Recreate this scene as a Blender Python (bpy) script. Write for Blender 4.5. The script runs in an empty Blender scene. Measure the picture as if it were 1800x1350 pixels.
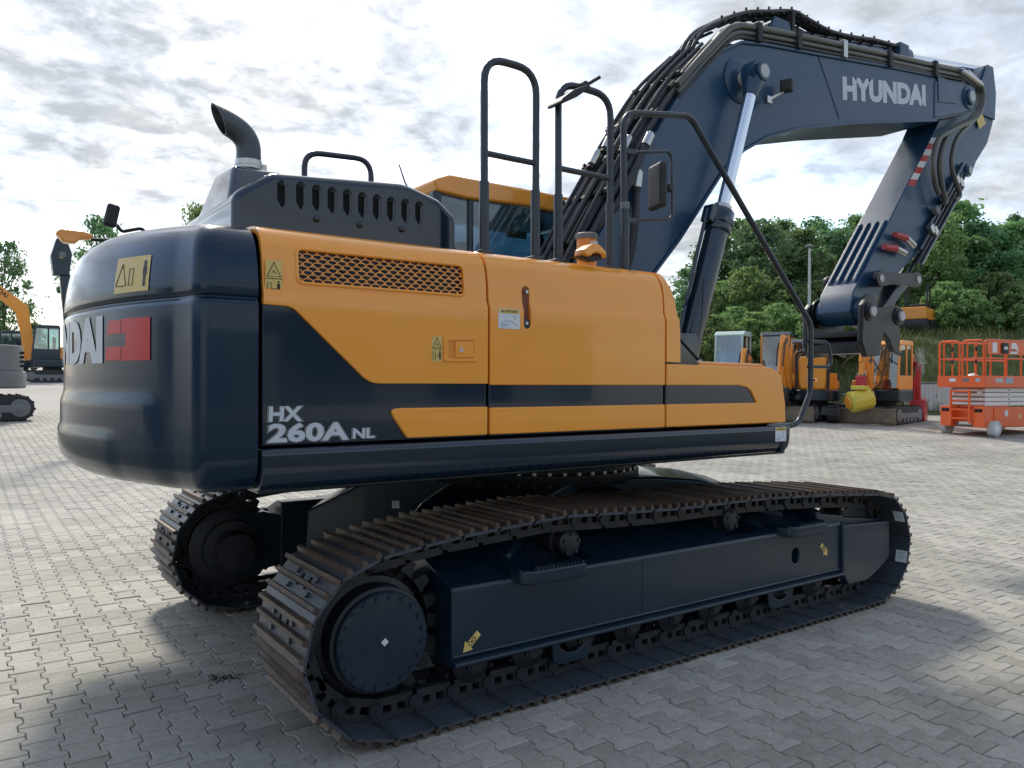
import bpy, bmesh, math, random
import numpy as np
from mathutils import Vector, Matrix
random.seed(7)
R = math.radians
sc = bpy.context.scene
col = sc.collection

# ------------------------------------------------------------------ camera
cam_d = bpy.data.cameras.new('camera')
cam_d.sensor_width = 36.0
cam_d.lens = 27.617
cam_d.clip_end = 2000
cam = bpy.data.objects.new('camera', cam_d)
col.objects.link(cam)
cam.location = (-3.459, -4.552, 1.580)
yaw, pitch, roll = 0.958538, -0.002138, 0.003812
fw = Vector((math.cos(yaw) * math.cos(pitch), math.sin(yaw) * math.cos(pitch), math.sin(pitch)))
cam.rotation_euler = (fw.to_track_quat('-Z', 'Y').to_matrix() @ Matrix.Rotation(roll, 3, 'Z')).to_euler()
sc.camera = cam

# ------------------------------------------------------------------ sky, sun, exposure
SUN_AZ, SUN_EL = R(76), R(44)          # azimuth measured from +X towards +Y
sun_dir = Vector((math.cos(SUN_AZ) * math.cos(SUN_EL), math.sin(SUN_AZ) * math.cos(SUN_EL), math.sin(SUN_EL)))
sd = bpy.data.lights.new('sun', 'SUN')
sd.energy = 1.6
sd.angle = R(9)
sd.color = (1.0, 0.93, 0.82)
sun = bpy.data.objects.new('sun', sd)
col.objects.link(sun)
sun.rotation_euler = (-sun_dir).to_track_quat('-Z', 'Y').to_euler()
sun.location = (0, 20, 30)

world = bpy.data.worlds.new('World')
sc.world = world
world.use_nodes = True
wt = world.node_tree
wt.nodes.clear()
def WN(t, **kw):
    n = wt.nodes.new(t)
    for k, v in kw.items():
        if k.startswith('i_'):
            n.inputs[int(k[2:])].default_value = v
        else:
            setattr(n, k, v)
    return n
def WL(a, b): wt.links.new(a, b)
def wmath(op, a, b=None, clamp=False):
    n = WN('ShaderNodeMath', operation=op, use_clamp=clamp)
    for i, x in enumerate((a, b)):
        if x is None: continue
        if isinstance(x, (int, float)): n.inputs[i].default_value = x
        else: WL(x, n.inputs[i])
    return n.outputs[0]
def wramp(fac, stops):
    n = WN('ShaderNodeValToRGB')
    el = n.color_ramp.elements
    while len(el) < len(stops): el.new(0.5)
    for e, (p, c) in zip(el, stops):
        e.position = p
        e.color = (c, c, c, 1) if isinstance(c, (int, float)) else (*c, 1)
    WL(fac, n.inputs[0])
    return n.outputs[0]
sky = WN('ShaderNodeTexSky', sky_type='NISHITA', sun_disc=False, sun_elevation=SUN_EL,
         sun_rotation=R(90) - SUN_AZ, altitude=50, air_density=1.0, dust_density=1.6, ozone_density=1.2)
tc = WN('ShaderNodeTexCoord')
sep = WN('ShaderNodeSeparateXYZ'); WL(tc.outputs['Generated'], sep.inputs[0])
zc = wmath('MAXIMUM', sep.outputs[2], 0.0)
den = wmath('ADD', zc, 0.16)
cx = wmath('DIVIDE', sep.outputs[0], den); cy = wmath('DIVIDE', sep.outputs[1], den)
cmb = WN('ShaderNodeCombineXYZ'); WL(cx, cmb.inputs[0]); WL(cy, cmb.inputs[1])
def wnoise(scale, detail, rough, dist=0.0, off=(0, 0, 0), scl=(1, 1, 1), rot=0):
    mp = WN('ShaderNodeMapping'); mp.inputs['Location'].default_value = off
    mp.inputs['Scale'].default_value = scl; mp.inputs['Rotation'].default_value = (0, 0, rot)
    WL(cmb.outputs[0], mp.inputs[0])
    n = WN('ShaderNodeTexNoise')
    n.inputs['Scale'].default_value = scale; n.inputs['Detail'].default_value = detail
    n.inputs['Roughness'].default_value = rough; n.inputs['Distortion'].default_value = dist
    WL(mp.outputs[0], n.inputs['Vector'])
    return n.outputs[0]
n_cover = wnoise(0.62, 4, 0.5, 0.3, (3.1, 1.7, 0), (0.75, 1.15, 1), 0.5)
n_puff = wnoise(4.2, 9, 0.62, 0.35, (0.3, 5.2, 0))
n_cell = wnoise(10.5, 7, 0.58, 0.4, (2.3, 1.2, 0))
n_soft = wnoise(1.7, 6, 0.55, 0.5, (8.0, 2.0, 0), (0.85, 1.15, 1), 0.6)
dens = wmath('ADD', wmath('MULTIPLY', n_cover, 0.62), wmath('MULTIPLY', n_puff, 0.42))
cover = wramp(wmath('ADD', dens, wmath('MULTIPLY', wmath('SUBTRACT', n_cell, 0.5), 0.16)), [(0.445, 0.0), (0.515, 0.72), (0.61, 1.0)])
# thickness shading of the cloud sheet: thin edges bright, thick middles grey-blue
shade = wmath('ADD', wmath('ADD', wmath('MULTIPLY', n_soft, 0.32), wmath('MULTIPLY', n_cell, 0.44)), wmath('MULTIPLY', n_puff, 0.30))
cloudc = wramp(shade, [(0.42, (1.02, 1.03, 1.03)), (0.52, (0.82, 0.85, 0.88)), (0.61, (0.66, 0.715, 0.78)), (0.74, (0.55, 0.62, 0.70))])
# forward scattering: cloud brightens towards the sun
nrm = WN('ShaderNodeVectorMath', operation='NORMALIZE'); WL(tc.outputs['Generated'], nrm.inputs[0])
dt = WN('ShaderNodeVectorMath', operation='DOT_PRODUCT'); WL(nrm.outputs[0], dt.inputs[0]); dt.inputs[1].default_value = sun_dir
fs = wmath('POWER', wmath('MAXIMUM', dt.outputs['Value'], 0.0), 5.0)
gain = wmath('ADD', wmath('MULTIPLY', fs, 0.10), 0.415)
cl = WN('ShaderNodeVectorMath', operation='SCALE'); WL(cloudc, cl.inputs[0]); WL(gain, cl.inputs['Scale'])
skys = WN('ShaderNodeVectorMath', operation='SCALE'); WL(sky.outputs[0], skys.inputs[0]); skys.inputs['Scale'].default_value = 0.15
mixw = WN('ShaderNodeMix', data_type='RGBA'); WL(cover, mixw.inputs[0]); WL(skys.outputs[0], mixw.inputs[6]); WL(cl.outputs[0], mixw.inputs[7])
bg = WN('ShaderNodeBackground'); bg.inputs[1].default_value = 1.0
WL(mixw.outputs[2], bg.inputs[0])
wo = WN('ShaderNodeOutputWorld'); WL(bg.outputs[0], wo.inputs[0])

vs = sc.view_settings
vs.view_transform = 'Standard'; vs.look = 'None'; vs.exposure = 0.96; vs.gamma = 1.0
vs.use_curve_mapping = False
sc.cycles.use_denoising = True
sc.cycles.max_bounces = 8
sc.cycles.sample_clamp_indirect = 6.0

# ------------------------------------------------------------------ material helper
def mat(name, c, rough=0.5, metal=0.0, coat=0.0, var=0.06, scale=3.0, bump=0.0, bscale=40.0,
        dirt=None, spec=0.5, rvar=0.08, trans=0.0, emit=None, island=0.0):
    m = bpy.data.materials.new(name); m.use_nodes = True
    nt = m.node_tree; b = nt.nodes['Principled BSDF']
    L = nt.links.new
    co = nt.nodes.new('ShaderNodeTexCoord')
    nz = nt.nodes.new('ShaderNodeTexNoise'); nz.inputs['Scale'].default_value = scale; nz.inputs['Detail'].default_value = 6
    nz.inputs['Roughness'].default_value = 0.6
    L(co.outputs['Object'], nz.inputs['Vector'])
    rp = nt.nodes.new('ShaderNodeMapRange'); rp.inputs[1].default_value = 0.3; rp.inputs[2].default_value = 0.7
    rp.inputs[3].default_value = 1 - var; rp.inputs[4].default_value = 1 + var
    L(nz.outputs[0], rp.inputs[0])
    sc_ = nt.nodes.new('ShaderNodeVectorMath'); sc_.operation = 'SCALE'; sc_.inputs[0].default_value = c
    val = rp.outputs[0]
    if island:
        g = nt.nodes.new('ShaderNodeNewGeometry'); oi = nt.nodes.new('ShaderNodeObjectInfo')
        ad = nt.nodes.new('ShaderNodeMath'); L(g.outputs['Random Per Island'], ad.inputs[0]); L(oi.outputs['Random'], ad.inputs[1])
        fr = nt.nodes.new('ShaderNodeMath'); fr.operation = 'FRACT'; L(ad.outputs[0], fr.inputs[0])
        mr = nt.nodes.new('ShaderNodeMapRange'); mr.inputs[3].default_value = 1 - island; mr.inputs[4].default_value = 1 + island
        L(fr.outputs[0], mr.inputs[0])
        mu = nt.nodes.new('ShaderNodeMath'); mu.operation = 'MULTIPLY'; L(val, mu.inputs[0]); L(mr.outputs[0], mu.inputs[1])
        val = mu.outputs[0]
    L(val, sc_.inputs['Scale'])
    out = sc_.outputs[0]
    if dirt:
        dc, amt, ds = dirt
        n2 = nt.nodes.new('ShaderNodeTexNoise'); n2.inputs['Scale'].default_value = ds; n2.inputs['Detail'].default_value = 8
        n2.inputs['Roughness'].default_value = 0.7
        L(co.outputs['Object'], n2.inputs['Vector'])
        r2 = nt.nodes.new('ShaderNodeMapRange'); r2.inputs[1].default_value = 0.45; r2.inputs[2].default_value = 0.75; r2.inputs[4].default_value = amt
        L(n2.outputs[0], r2.inputs[0])
        mx = nt.nodes.new('ShaderNodeMix'); mx.data_type = 'RGBA'
        L(r2.outputs[0], mx.inputs[0]); L(out, mx.inputs[6]); mx.inputs[7].default_value = (*dc, 1)
        out = mx.outputs[2]
    L(out, b.inputs['Base Color'])
    b.inputs['Metallic'].default_value = metal
    b.inputs['Specular IOR Level'].default_value = spec
    b.inputs['Coat Weight'].default_value = coat
    b.inputs['Coat Roughness'].default_value = 0.03
    b.inputs['Transmission Weight'].default_value = trans
    r3 = nt.nodes.new('ShaderNodeMapRange'); r3.inputs[1].default_value = 0.3; r3.inputs[2].default_value = 0.7
    r3.inputs[3].default_value = max(0.02, rough - rvar); r3.inputs[4].default_value = rough + rvar
    L(nz.outputs[0], r3.inputs[0]); L(r3.outputs[0], b.inputs['Roughness'])
    if bump:
        n3 = nt.nodes.new('ShaderNodeTexNoise'); n3.inputs['Scale'].default_value = bscale; n3.inputs['Detail'].default_value = 5
        L(co.outputs['Object'], n3.inputs['Vector'])
        bp = nt.nodes.new('ShaderNodeBump'); bp.inputs['Strength'].default_value = bump; bp.inputs['Distance'].default_value = 0.01
        L(n3.outputs[0], bp.inputs['Height']); L(bp.outputs[0], b.inputs['Normal'])
    if emit:
        b.inputs['Emission Color'].default_value = (*emit[0], 1); b.inputs['Emission Strength'].default_value = emit[1]
    return m

def glass_mat(name, c, base=0.05):
    m = bpy.data.materials.new(name); m.use_nodes = True
    nt = m.node_tree; nt.nodes.clear()
    o = nt.nodes.new('ShaderNodeOutputMaterial')
    tr = nt.nodes.new('ShaderNodeBsdfTransparent'); tr.inputs[0].default_value = (*c, 1)
    gl = nt.nodes.new('ShaderNodeBsdfGlossy'); gl.inputs['Roughness'].default_value = 0.03
    fr = nt.nodes.new('ShaderNodeFresnel'); fr.inputs[0].default_value = 1.5
    ad = nt.nodes.new('ShaderNodeMath'); ad.operation = 'MULTIPLY_ADD'; ad.inputs[1].default_value = 1.2; ad.inputs[2].default_value = base
    nt.links.new(fr.outputs[0], ad.inputs[0])
    mx = nt.nodes.new('ShaderNodeMixShader')
    nt.links.new(ad.outputs[0], mx.inputs[0]); nt.links.new(tr.outputs[0], mx.inputs[1]); nt.links.new(gl.outputs[0], mx.inputs[2])
    nt.links.new(mx.outputs[0], o.inputs[0])
    return m

M = {}
M['navy'] = mat('navy_paint', (0.0030, 0.0165, 0.034), 0.12, 0, 0.55, 0.05, 1.5, bump=0.03, bscale=2.2, dirt=((0.03, 0.05, 0.08), 0.06, 6), spec=0.5)
M['cast_navy'] = mat('counterweight_paint', (0.0038, 0.021, 0.046), 0.20, 0, 0.12, 0.05, 1.5, bump=0.04, bscale=3.0, dirt=((0.03, 0.05, 0.07), 0.08, 6), spec=0.38)
M['navy_dull'] = mat('navy_frame_paint', (0.0042, 0.0185, 0.036), 0.33, 0, 0.25, 0.08, 3, bump=0.05, bscale=60, dirt=((0.04, 0.05, 0.075), 0.20, 9))
M['boomnavy'] = mat('boom_paint', (0.015, 0.058, 0.118), 0.36, 0, 0.15, 0.05, 1.2, dirt=((0.05, 0.09, 0.16), 0.10, 5))
M['yellow'] = mat('machine_yellow_paint', (0.98, 0.375, 0.042), 0.20, 0, 0.5, 0.03, 1.0, rvar=0.04, bump=0.025, bscale=2.0, dirt=((0.66, 0.36, 0.10), 0.10, 5))
M['orange'] = mat('orange_paint', (0.85, 0.12, 0.015), 0.40, 0, 0.2, 0.06, 4, dirt=((0.35, 0.25, 0.2), 0.15, 8))
M['amber'] = mat('amber_paint', (0.80, 0.30, 0.025), 0.38, 0, 0.2, 0.06, 3, dirt=((0.25, 0.2, 0.15), 0.15, 6))
M['black'] = mat('black_rubber', (0.018, 0.019, 0.021), 0.60, 0, 0, 0.15, 8, dirt=((0.10, 0.09, 0.08), 0.18, 12))
M['hose'] = mat('hydraulic_hose', (0.022, 0.023, 0.026), 0.42, 0, 0, 0.2, 12)
M['railpaint'] = mat('handrail_paint', (0.030, 0.038, 0.050), 0.38, 0, 0.1, 0.05, 6)
M['steel'] = mat('plated_steel', (0.55, 0.54, 0.51), 0.34, 1.0, 0, 0.1, 14)
M['chrome'] = mat('chrome_rod', (0.82, 0.84, 0.87), 0.10, 1.0, 0, 0.02, 5, rvar=0.03)
M['pipe'] = mat('olive_steel_pipe', (0.10, 0.10, 0.085), 0.34, 0.3, 0.1, 0.1, 9)
M['shoe'] = mat('track_shoe_paint', (0.052, 0.066, 0.085), 0.36, 0.1, 0, 0.15, 10, bump=0.12, bscale=70, dirt=((0.14, 0.115, 0.09), 0.40, 14), island=0.15)
M['rust'] = mat('worn_grouser_steel', (0.085, 0.064, 0.050), 0.46, 0.35, 0, 0.35, 30, bump=0.25, bscale=90, dirt=((0.24, 0.115, 0.06), 0.62, 13), island=0.38)
M['link'] = mat('chain_link_steel', (0.022, 0.026, 0.033), 0.45, 0.2, 0, 0.2, 12, bump=0.15, bscale=60, dirt=((0.10, 0.075, 0.055), 0.25, 14))
M['dark'] = mat('dark_cavity', (0.006, 0.006, 0.007), 0.8, 0, 0, 0.1, 4)
M['white'] = mat('white_paint', (0.78, 0.78, 0.76), 0.42, 0, 0, 0.04, 5)
M['silver'] = mat('silver_print', (0.58, 0.61, 0.66), 0.38, 0.0, 0, 0.03, 5)
M['grey'] = mat('grey_plastic', (0.17, 0.175, 0.18), 0.5, 0, 0, 0.08, 6, dirt=((0.25, 0.24, 0.22), 0.2, 8))
M['exhaust'] = mat('exhaust_grey', (0.085, 0.092, 0.105), 0.42, 0.4, 0, 0.08, 6)
M['lgrey'] = mat('light_grey_paint', (0.52, 0.53, 0.52), 0.5, 0, 0, 0.08, 5, dirt=((0.3, 0.28, 0.25), 0.25, 7))
M['sticker'] = mat('yellow_sticker', (0.72, 0.52, 0.16), 0.42, 0, 0, 0.03, 8)
M['ink'] = mat('black_print', (0.02, 0.02, 0.02), 0.5, 0, 0, 0.0, 5)
M['wsticker'] = mat('white_sticker', (0.70, 0.72, 0.74), 0.42, 0, 0, 0.03, 8)
M['bluegrey'] = mat('pale_print', (0.35, 0.42, 0.50), 0.5, 0, 0, 0.1, 8)
M['red'] = mat('red_print', (0.56, 0.016, 0.022), 0.34, 0, 0.0, 0.04, 5)
M['redpaint'] = mat('red_paint', (0.48, 0.025, 0.03), 0.40, 0, 0.2, 0.1, 5, dirt=((0.15, 0.08, 0.07), 0.25, 7))
M['lime'] = mat('bright_yellow_paint', (0.66, 0.55, 0.06), 0.4, 0, 0.2, 0.08, 5, dirt=((0.4, 0.35, 0.15), 0.25, 7))
M['glass'] = glass_mat('cab_glass', (0.42, 0.58, 0.68), 0.09)
M['coupler'] = mat('black_coupler_paint', (0.0065, 0.008, 0.012), 0.38, 0, 0.1, 0.1, 6, dirt=((0.09, 0.07, 0.05), 0.12, 9))
M['cglass'] = glass_mat('clear_cab_glass', (0.62, 0.76, 0.78), 0.20)
M['lamp'] = mat('lamp_lens', (0.75, 0.76, 0.76), 0.15, 0, 0.5, 0.02, 5)
M['mirror'] = mat('mirror_glass', (0.85, 0.86, 0.88), 0.04, 1.0, 0, 0.0, 5, rvar=0.0)
M['cream'] = mat('cream_panel', (0.72, 0.62, 0.36), 0.42, 0, 0, 0.05, 5)
M['tan'] = mat('worn_blade_steel', (0.22, 0.18, 0.13), 0.5, 0.4, 0, 0.25, 8, dirt=((0.35, 0.30, 0.22), 0.5, 6))
M['palegreen'] = mat('pale_green_paint', (0.45, 0.56, 0.50), 0.42, 0, 0.1, 0.05, 4)

# ------------------------------------------------------------------ mesh helpers
def frame_of(d):
    d = Vector(d).normalized()
    a = Vector((0, 0, 1)) if abs(d.z) < 0.9 else Vector((0, 1, 0))
    u = a.cross(d).normalized()
    return d, u, d.cross(u)

class MB:
    def __init__(s): s.v = []; s.f = []; s.m = []; s.mi = 0
    def add(s, vs, fs):
        n = len(s.v); s.v += [tuple(p) for p in vs]
        for f in fs: s.f.append([i + n for i in f]); s.m.append(s.mi)
        return s
    def mat(s, i): s.mi = i; return s
    def box(s, x0, x1, y0, y1, z0, z1, mtx=None):
        vs = [(x, y, z) for x in (x0, x1) for y in (y0, y1) for z in (z0, z1)]
        if mtx: vs = [mtx @ Vector(p) for p in vs]
        return s.add(vs, [(0, 1, 3, 2), (4, 6, 7, 5), (0, 4, 5, 1), (2, 3, 7, 6), (0, 2, 6, 4), (1, 5, 7, 3)])
    def prism(s, pts, a, b, axis='y', mtx=None):
        # pts: 2D outline; y: (x,z)  x: (y,z)  z: (x,y)
        n = len(pts)
        area = sum(pts[i][0] * pts[(i + 1) % n][1] - pts[(i + 1) % n][0] * pts[i][1] for i in range(n))
        if area < 0: pts = pts[::-1]
        def P(p, t):
            return (p[0], t, p[1]) if axis == 'y' else (t, p[0], p[1]) if axis == 'x' else (p[0], p[1], t)
        if axis == 'y': a, b = max(a, b), min(a, b)
        else: a, b = min(a, b), max(a, b)
        vs = [P(p, a) for p in pts] + [P(p, b) for p in pts]
        if mtx: vs = [mtx @ Vector(p) for p in vs]
        fs = [list(range(n))[::-1], list(range(n, 2 * n))] + [(i, (i + 1) % n, n + (i + 1) % n, n + i) for i in range(n)]
        return s.add(vs, fs)
    def cyl(s, p0, p1, r0, r1=None, n=16, caps=True):
        r1 = r0 if r1 is None else r1
        p0, p1 = Vector(p0), Vector(p1); d, u, w = frame_of(p1 - p0)
        vs = []
        for p, r in ((p0, r0), (p1, r1)):
            vs += [p + (u * math.cos(2 * math.pi * i / n) + w * math.sin(2 * math.pi * i / n)) * r for i in range(n)]
        fs = [(i, (i + 1) % n, n + (i + 1) % n, n + i) for i in range(n)]
        if caps: fs += [tuple(range(n))[::-1], tuple(range(n, 2 * n))]
        return s.add(vs, fs)
    def lathe(s, p0, axis, prof, n=24):
        # prof: (distance along axis, radius)
        p0 = Vector(p0); d, u, w = frame_of(axis)
        vs = []; k = len(prof)
        for t, r in prof:
            vs += [p0 + d * t + (u * math.cos(2 * math.pi * i / n) + w * math.sin(2 * math.pi * i / n)) * r for i in range(n)]
        fs = [(j * n + i, j * n + (i + 1) % n, (j + 1) * n + (i + 1) % n, (j + 1) * n + i) for j in range(k - 1) for i in range(n)]
        fs += [tuple(range(n))[::-1], tuple(range((k - 1) * n, k * n))]
        return s.add(vs, fs)
    def tube(s, path, r, n=10, rs=None, caps=True, closed=False):
        P = [Vector(p) for p in path]; k = len(P)
        vs = []; prev = None
        for i in range(k):
            if closed: t = P[(i + 1) % k] - P[i - 1]
            else: t = P[min(i + 1, k - 1)] - P[max(i - 1, 0)]
            t.normalize()
            if prev is None: d, u, w = frame_of(t)
            else:
                u = prev - t * prev.dot(t)
                if u.length < 1e-6: d, u, w = frame_of(t)
                u.normalize()
            w = t.cross(u); prev = u
            rr = rs[i] if rs else r
            vs += [P[i] + (u * math.cos(2 * math.pi * j / n) + w * math.sin(2 * math.pi * j / n)) * rr for j in range(n)]
        kk = k if closed else k - 1
        fs = [(i * n + j, i * n + (j + 1) % n, ((i + 1) % k) * n + (j + 1) % n, ((i + 1) % k) * n + j) for i in range(kk) for j in range(n)]
        if caps and not closed: fs += [tuple(range(n))[::-1], tuple(range((k - 1) * n, k * n))]
        return s.add(vs, fs)
    def mesh(s, name, mats, smooth=True, angle=38):
        me = bpy.data.meshes.new(name)
        me.from_pydata(s.v, [], s.f)
        mats = mats if isinstance(mats, (list, tuple)) else [mats]
        for m in mats: me.materials.append(M[m] if isinstance(m, str) else m)
        me.polygons.foreach_set('material_index', s.m)
        finish(me, smooth, angle)
        return me
    def build(s, name, mats, parent=None, bevel=0.0, seg=2, smooth=True, angle=38, wn=True):
        return obj(name, s.mesh(name, mats, smooth, angle), parent, bevel, seg, wn)

def finish(me, smooth=True, angle=38):
    bm = bmesh.new(); bm.from_mesh(me)
    bmesh.ops.recalc_face_normals(bm, faces=bm.faces)
    if smooth:
        for f in bm.faces: f.smooth = True
        a = R(angle)
        for e in bm.edges:
            if len(e.link_faces) == 2 and e.calc_face_angle(0) > a: e.smooth = False
    bm.to_mesh(me); bm.free(); me.update()

def obj(name, me, parent=None, bevel=0.0, seg=2, wn=True):
    o = bpy.data.objects.new(name, me); col.objects.link(o)
    if parent: o.parent = parent
    if bevel:
        b = o.modifiers.new('bevel', 'BEVEL'); b.width = bevel; b.segments = seg; b.limit_method = 'ANGLE'; b.angle_limit = R(32)
        b.use_clamp_overlap = True
        if wn:
            w = o.modifiers.new('wn', 'WEIGHTED_NORMAL'); w.keep_sharp = False
    return o

def bake(o):
    dg = bpy.context.evaluated_depsgraph_get()
    me = bpy.data.meshes.new_from_object(o.evaluated_get(dg))
    o.modifiers.clear(); old = o.data; o.data = me
    return o

def cut(o, mb, mi=None):
    # remove the shape in mb from object o
    me = bpy.data.meshes.new('cutter'); me.from_pydata(mb.v, [], mb.f); finish(me, False)
    c = bpy.data.objects.new('cutter', me); col.objects.link(c)
    mods = [(m.type, m.width, m.segments) for m in o.modifiers if m.type == 'BEVEL']
    o.modifiers.clear()
    b = o.modifiers.new('bool', 'BOOLEAN'); b.operation = 'DIFFERENCE'; b.object = c; b.solver = 'EXACT'
    bake(o)
    bpy.data.objects.remove(c); bpy.data.meshes.remove(me)
    finish(o.data)
    for t, w, s_ in mods:
        m = o.modifiers.new('bevel', 'BEVEL'); m.width = w; m.segments = s_; m.limit_method = 'ANGLE'; m.angle_limit = R(32)
        o.modifiers.new('wn', 'WEIGHTED_NORMAL')
    return o

def thing(name, label, cat, loc=(0, 0, 0), rz=0.0, group=None):
    o = bpy.data.objects.new(name, None); col.objects.link(o)
    o.location = loc; o.rotation_euler = (0, 0, rz)
    return tag(o, label, cat, group)
def tag(o, label, cat, group=None):
    o['label'] = label; o['category'] = cat
    if group: o['group'] = group
    return o
def structure(o): o['kind'] = 'structure'; return o

def curve(pts, n=6):
    # Catmull-Rom through the points
    P = [Vector(p) for p in pts]; P = [2 * P[0] - P[1]] + P + [2 * P[-1] - P[-2]]
    out = []
    for i in range(1, len(P) - 2):
        for k in range(n):
            t = k / n
            out.append(0.5 * ((2 * P[i]) + (-P[i - 1] + P[i + 1]) * t + (2 * P[i - 1] - 5 * P[i] + 4 * P[i + 1] - P[i + 2]) * t * t
                              + (-P[i - 1] + 3 * P[i] - 3 * P[i + 1] + P[i + 2]) * t ** 3))
    out.append(P[-2]); return out

def fillet(pts, r, n=6, closed=False):
    # polyline with rounded corners
    P = [Vector(p) for p in pts]; out = []; k = len(P)
    for i in range(k):
        if not closed and i in (0, k - 1): out.append(P[i]); continue
        a, b, c = P[i - 1], P[i], P[(i + 1) % k]
        u = (a - b); v = (c - b); lu, lv = u.length, v.length
        if lu < 1e-6 or lv < 1e-6: out.append(b); continue
        u /= lu; v /= lv
        ang = u.angle(v, 0)
        if ang > R(177): out.append(b); continue
        d = min(r / math.tan(ang / 2), lu * 0.48, lv * 0.48)
        p, q = b + u * d, b + v * d
        for j in range(n + 1):
            t = j / n
            out.append(p * (1 - t) ** 2 + b * 2 * t * (1 - t) + q * t * t)
    return out
def fillet2(pts, r, n=5):
    return [(p.x, p.y) for p in fillet([(a, b, 0) for a, b in pts], r, n, True)]

def text_mesh(body, height, bold=0.0, sx=1.0, shear=0.0):
    # flat letters in the XY plane; returns vertex list, face list, width
    cu = bpy.data.curves.new('t', 'FONT'); cu.body = body; cu.size = 1.0; cu.offset = bold; cu.shear = shear
    cu.fill_mode = 'FRONT'; cu.resolution_u = 3
    o = bpy.data.objects.new('t', cu); col.objects.link(o)
    dg = bpy.context.evaluated_depsgraph_get(); dg.update()
    me = bpy.data.meshes.new_from_object(o.evaluated_get(dg))
    v = [p.co.copy() for p in me.vertices]; f = [list(p.vertices) for p in me.polygons]
    bpy.data.objects.remove(o); bpy.data.curves.remove(cu); bpy.data.meshes.remove(me)
    x0 = min(p.x for p in v); x1 = max(p.x for p in v); y0 = min(p.y for p in v); y1 = max(p.y for p in v)
    k = height / (y1 - y0)
    return [Vector(((p.x - x0) * k * sx, (p.y - y0) * k, 0)) for p in v], f, (x1 - x0) * k * sx
def flat_text(name, body, height, mtx, matname, parent, bold=0.0, sx=1.0, shear=0.0, width=None):
    v, f, w = text_mesh(body, height, bold, sx, shear)
    if width: v = [Vector((p.x * width / w, p.y, p.z)) for p in v]
    mb = MB(); mb.add([mtx @ p for p in v], f)
    return mb.build(name, matname, parent, smooth=False)
def basis(o, x, y):
    x = Vector(x).normalized(); y = Vector(y).normalized(); z = x.cross(y)
    m = Matrix(((x.x, y.x, z.x, o[0]), (x.y, y.y, z.y, o[1]), (x.z, y.z, z.z, o[2]), (0, 0, 0, 1)))
    return m

# ------------------------------------------------------------------ ground
GU = (0.573, 0.8195)
def hgt(x, y):
    s = (x + 3.459) * GU[0] + (y + 4.552) * GU[1] - 9.0
    return 0.04 * s * s / (s + 3.0) if s > 0 else 0.0
def np_h(x, y):
    s = np.maximum((x + 3.459) * GU[0] + (y + 4.552) * GU[1] - 9.0, 0)
    return 0.04 * s * s / (s + 3.0)

# paved yard base: one sheet that reaches the horizon (bedding sand shows in the paver joints)
def ground_mat():
    m = bpy.data.materials.new('bedding_sand'); m.use_nodes = True
    nt = m.node_tree; b = nt.nodes['Principled BSDF']; L = nt.links.new
    co = nt.nodes.new('ShaderNodeTexCoord')
    n1 = nt.nodes.new('ShaderNodeTexNoise'); n1.inputs['Scale'].default_value = 0.9; n1.inputs['Detail'].default_value = 5
    L(co.outputs['Object'], n1.inputs['Vector'])
    r = nt.nodes.new('ShaderNodeValToRGB')
    r.color_ramp.elements[0].position = 0.42; r.color_ramp.elements[0].color = (0.120, 0.112, 0.090, 1)
    r.color_ramp.elements[1].position = 0.62; r.color_ramp.elements[1].color = (0.085, 0.100, 0.045, 1)
    L(n1.outputs[0], r.inputs[0])
    # farther than the separate pavers: same concrete colour
    sp = nt.nodes.new('ShaderNodeVectorMath'); sp.operation = 'DISTANCE'; sp.inputs[1].default_value = (-3.459, -4.552, 0)
    L(co.outputs['Object'], sp.inputs[0])
    far = nt.nodes.new('ShaderNodeMapRange'); far.inputs[1].default_value = 25.5; far.inputs[2].default_value = 26.5
    L(sp.outputs['Value'], far.inputs[0])
    n2 = nt.nodes.new('ShaderNodeTexNoise'); n2.inputs['Scale'].default_value = 0.35; n2.inputs['Detail'].default_value = 8
    L(co.outputs['Object'], n2.inputs['Vector'])
    r2 = nt.nodes.new('ShaderNodeValToRGB')
    r2.color_ramp.elements[0].position = 0.3; r2.color_ramp.elements[0].color = (0.39, 0.362, 0.31, 1)
    r2.color_ramp.elements[1].position = 0.7; r2.color_ramp.elements[1].color = (0.46, 0.43, 0.375, 1)
    L(n2.outputs[0], r2.inputs[0])
    mx = nt.nodes.new('ShaderNodeMix'); mx.data_type = 'RGBA'
    L(far.outputs[0], mx.inputs[0]); L(r.outputs[0], mx.inputs[6]); L(r2.outputs[0], mx.inputs[7]); L(mx.outputs[2], b.inputs['Base Color'])
    b.inputs['Roughness'].default_value = 0.9
    return m
def make_ground():
    xs = np.concatenate([[-600, -250, -100, -50], np.arange(-30, 50.1, 1.0), [70, 120, 300, 600]])
    ys = np.concatenate([[-600, -200, -60], np.arange(-20, 60.1, 1.0), [80, 130, 300, 700]])
    X, Y = np.meshgrid(xs, ys)
    s = np.minimum((X + 3.459) * GU[0] + (Y + 4.552) * GU[1] - 9.0, 58.0); s = np.maximum(s, 0)
    Z = 0.04 * s * s / (s + 3.0) - 0.013
    v = np.stack([X, Y, Z], -1).reshape(-1, 3); nx = len(xs)
    f = [(j * nx + i, j * nx + i + 1, (j + 1) * nx + i + 1, (j + 1) * nx + i) for j in range(len(ys) - 1) for i in range(nx - 1)]
    me = bpy.data.meshes.new('ground'); me.from_pydata(v.tolist(), [], f)
    me.materials.append(ground_mat()); finish(me, True, 80)
    return structure(obj('ground', me))
ground = make_ground()

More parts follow.
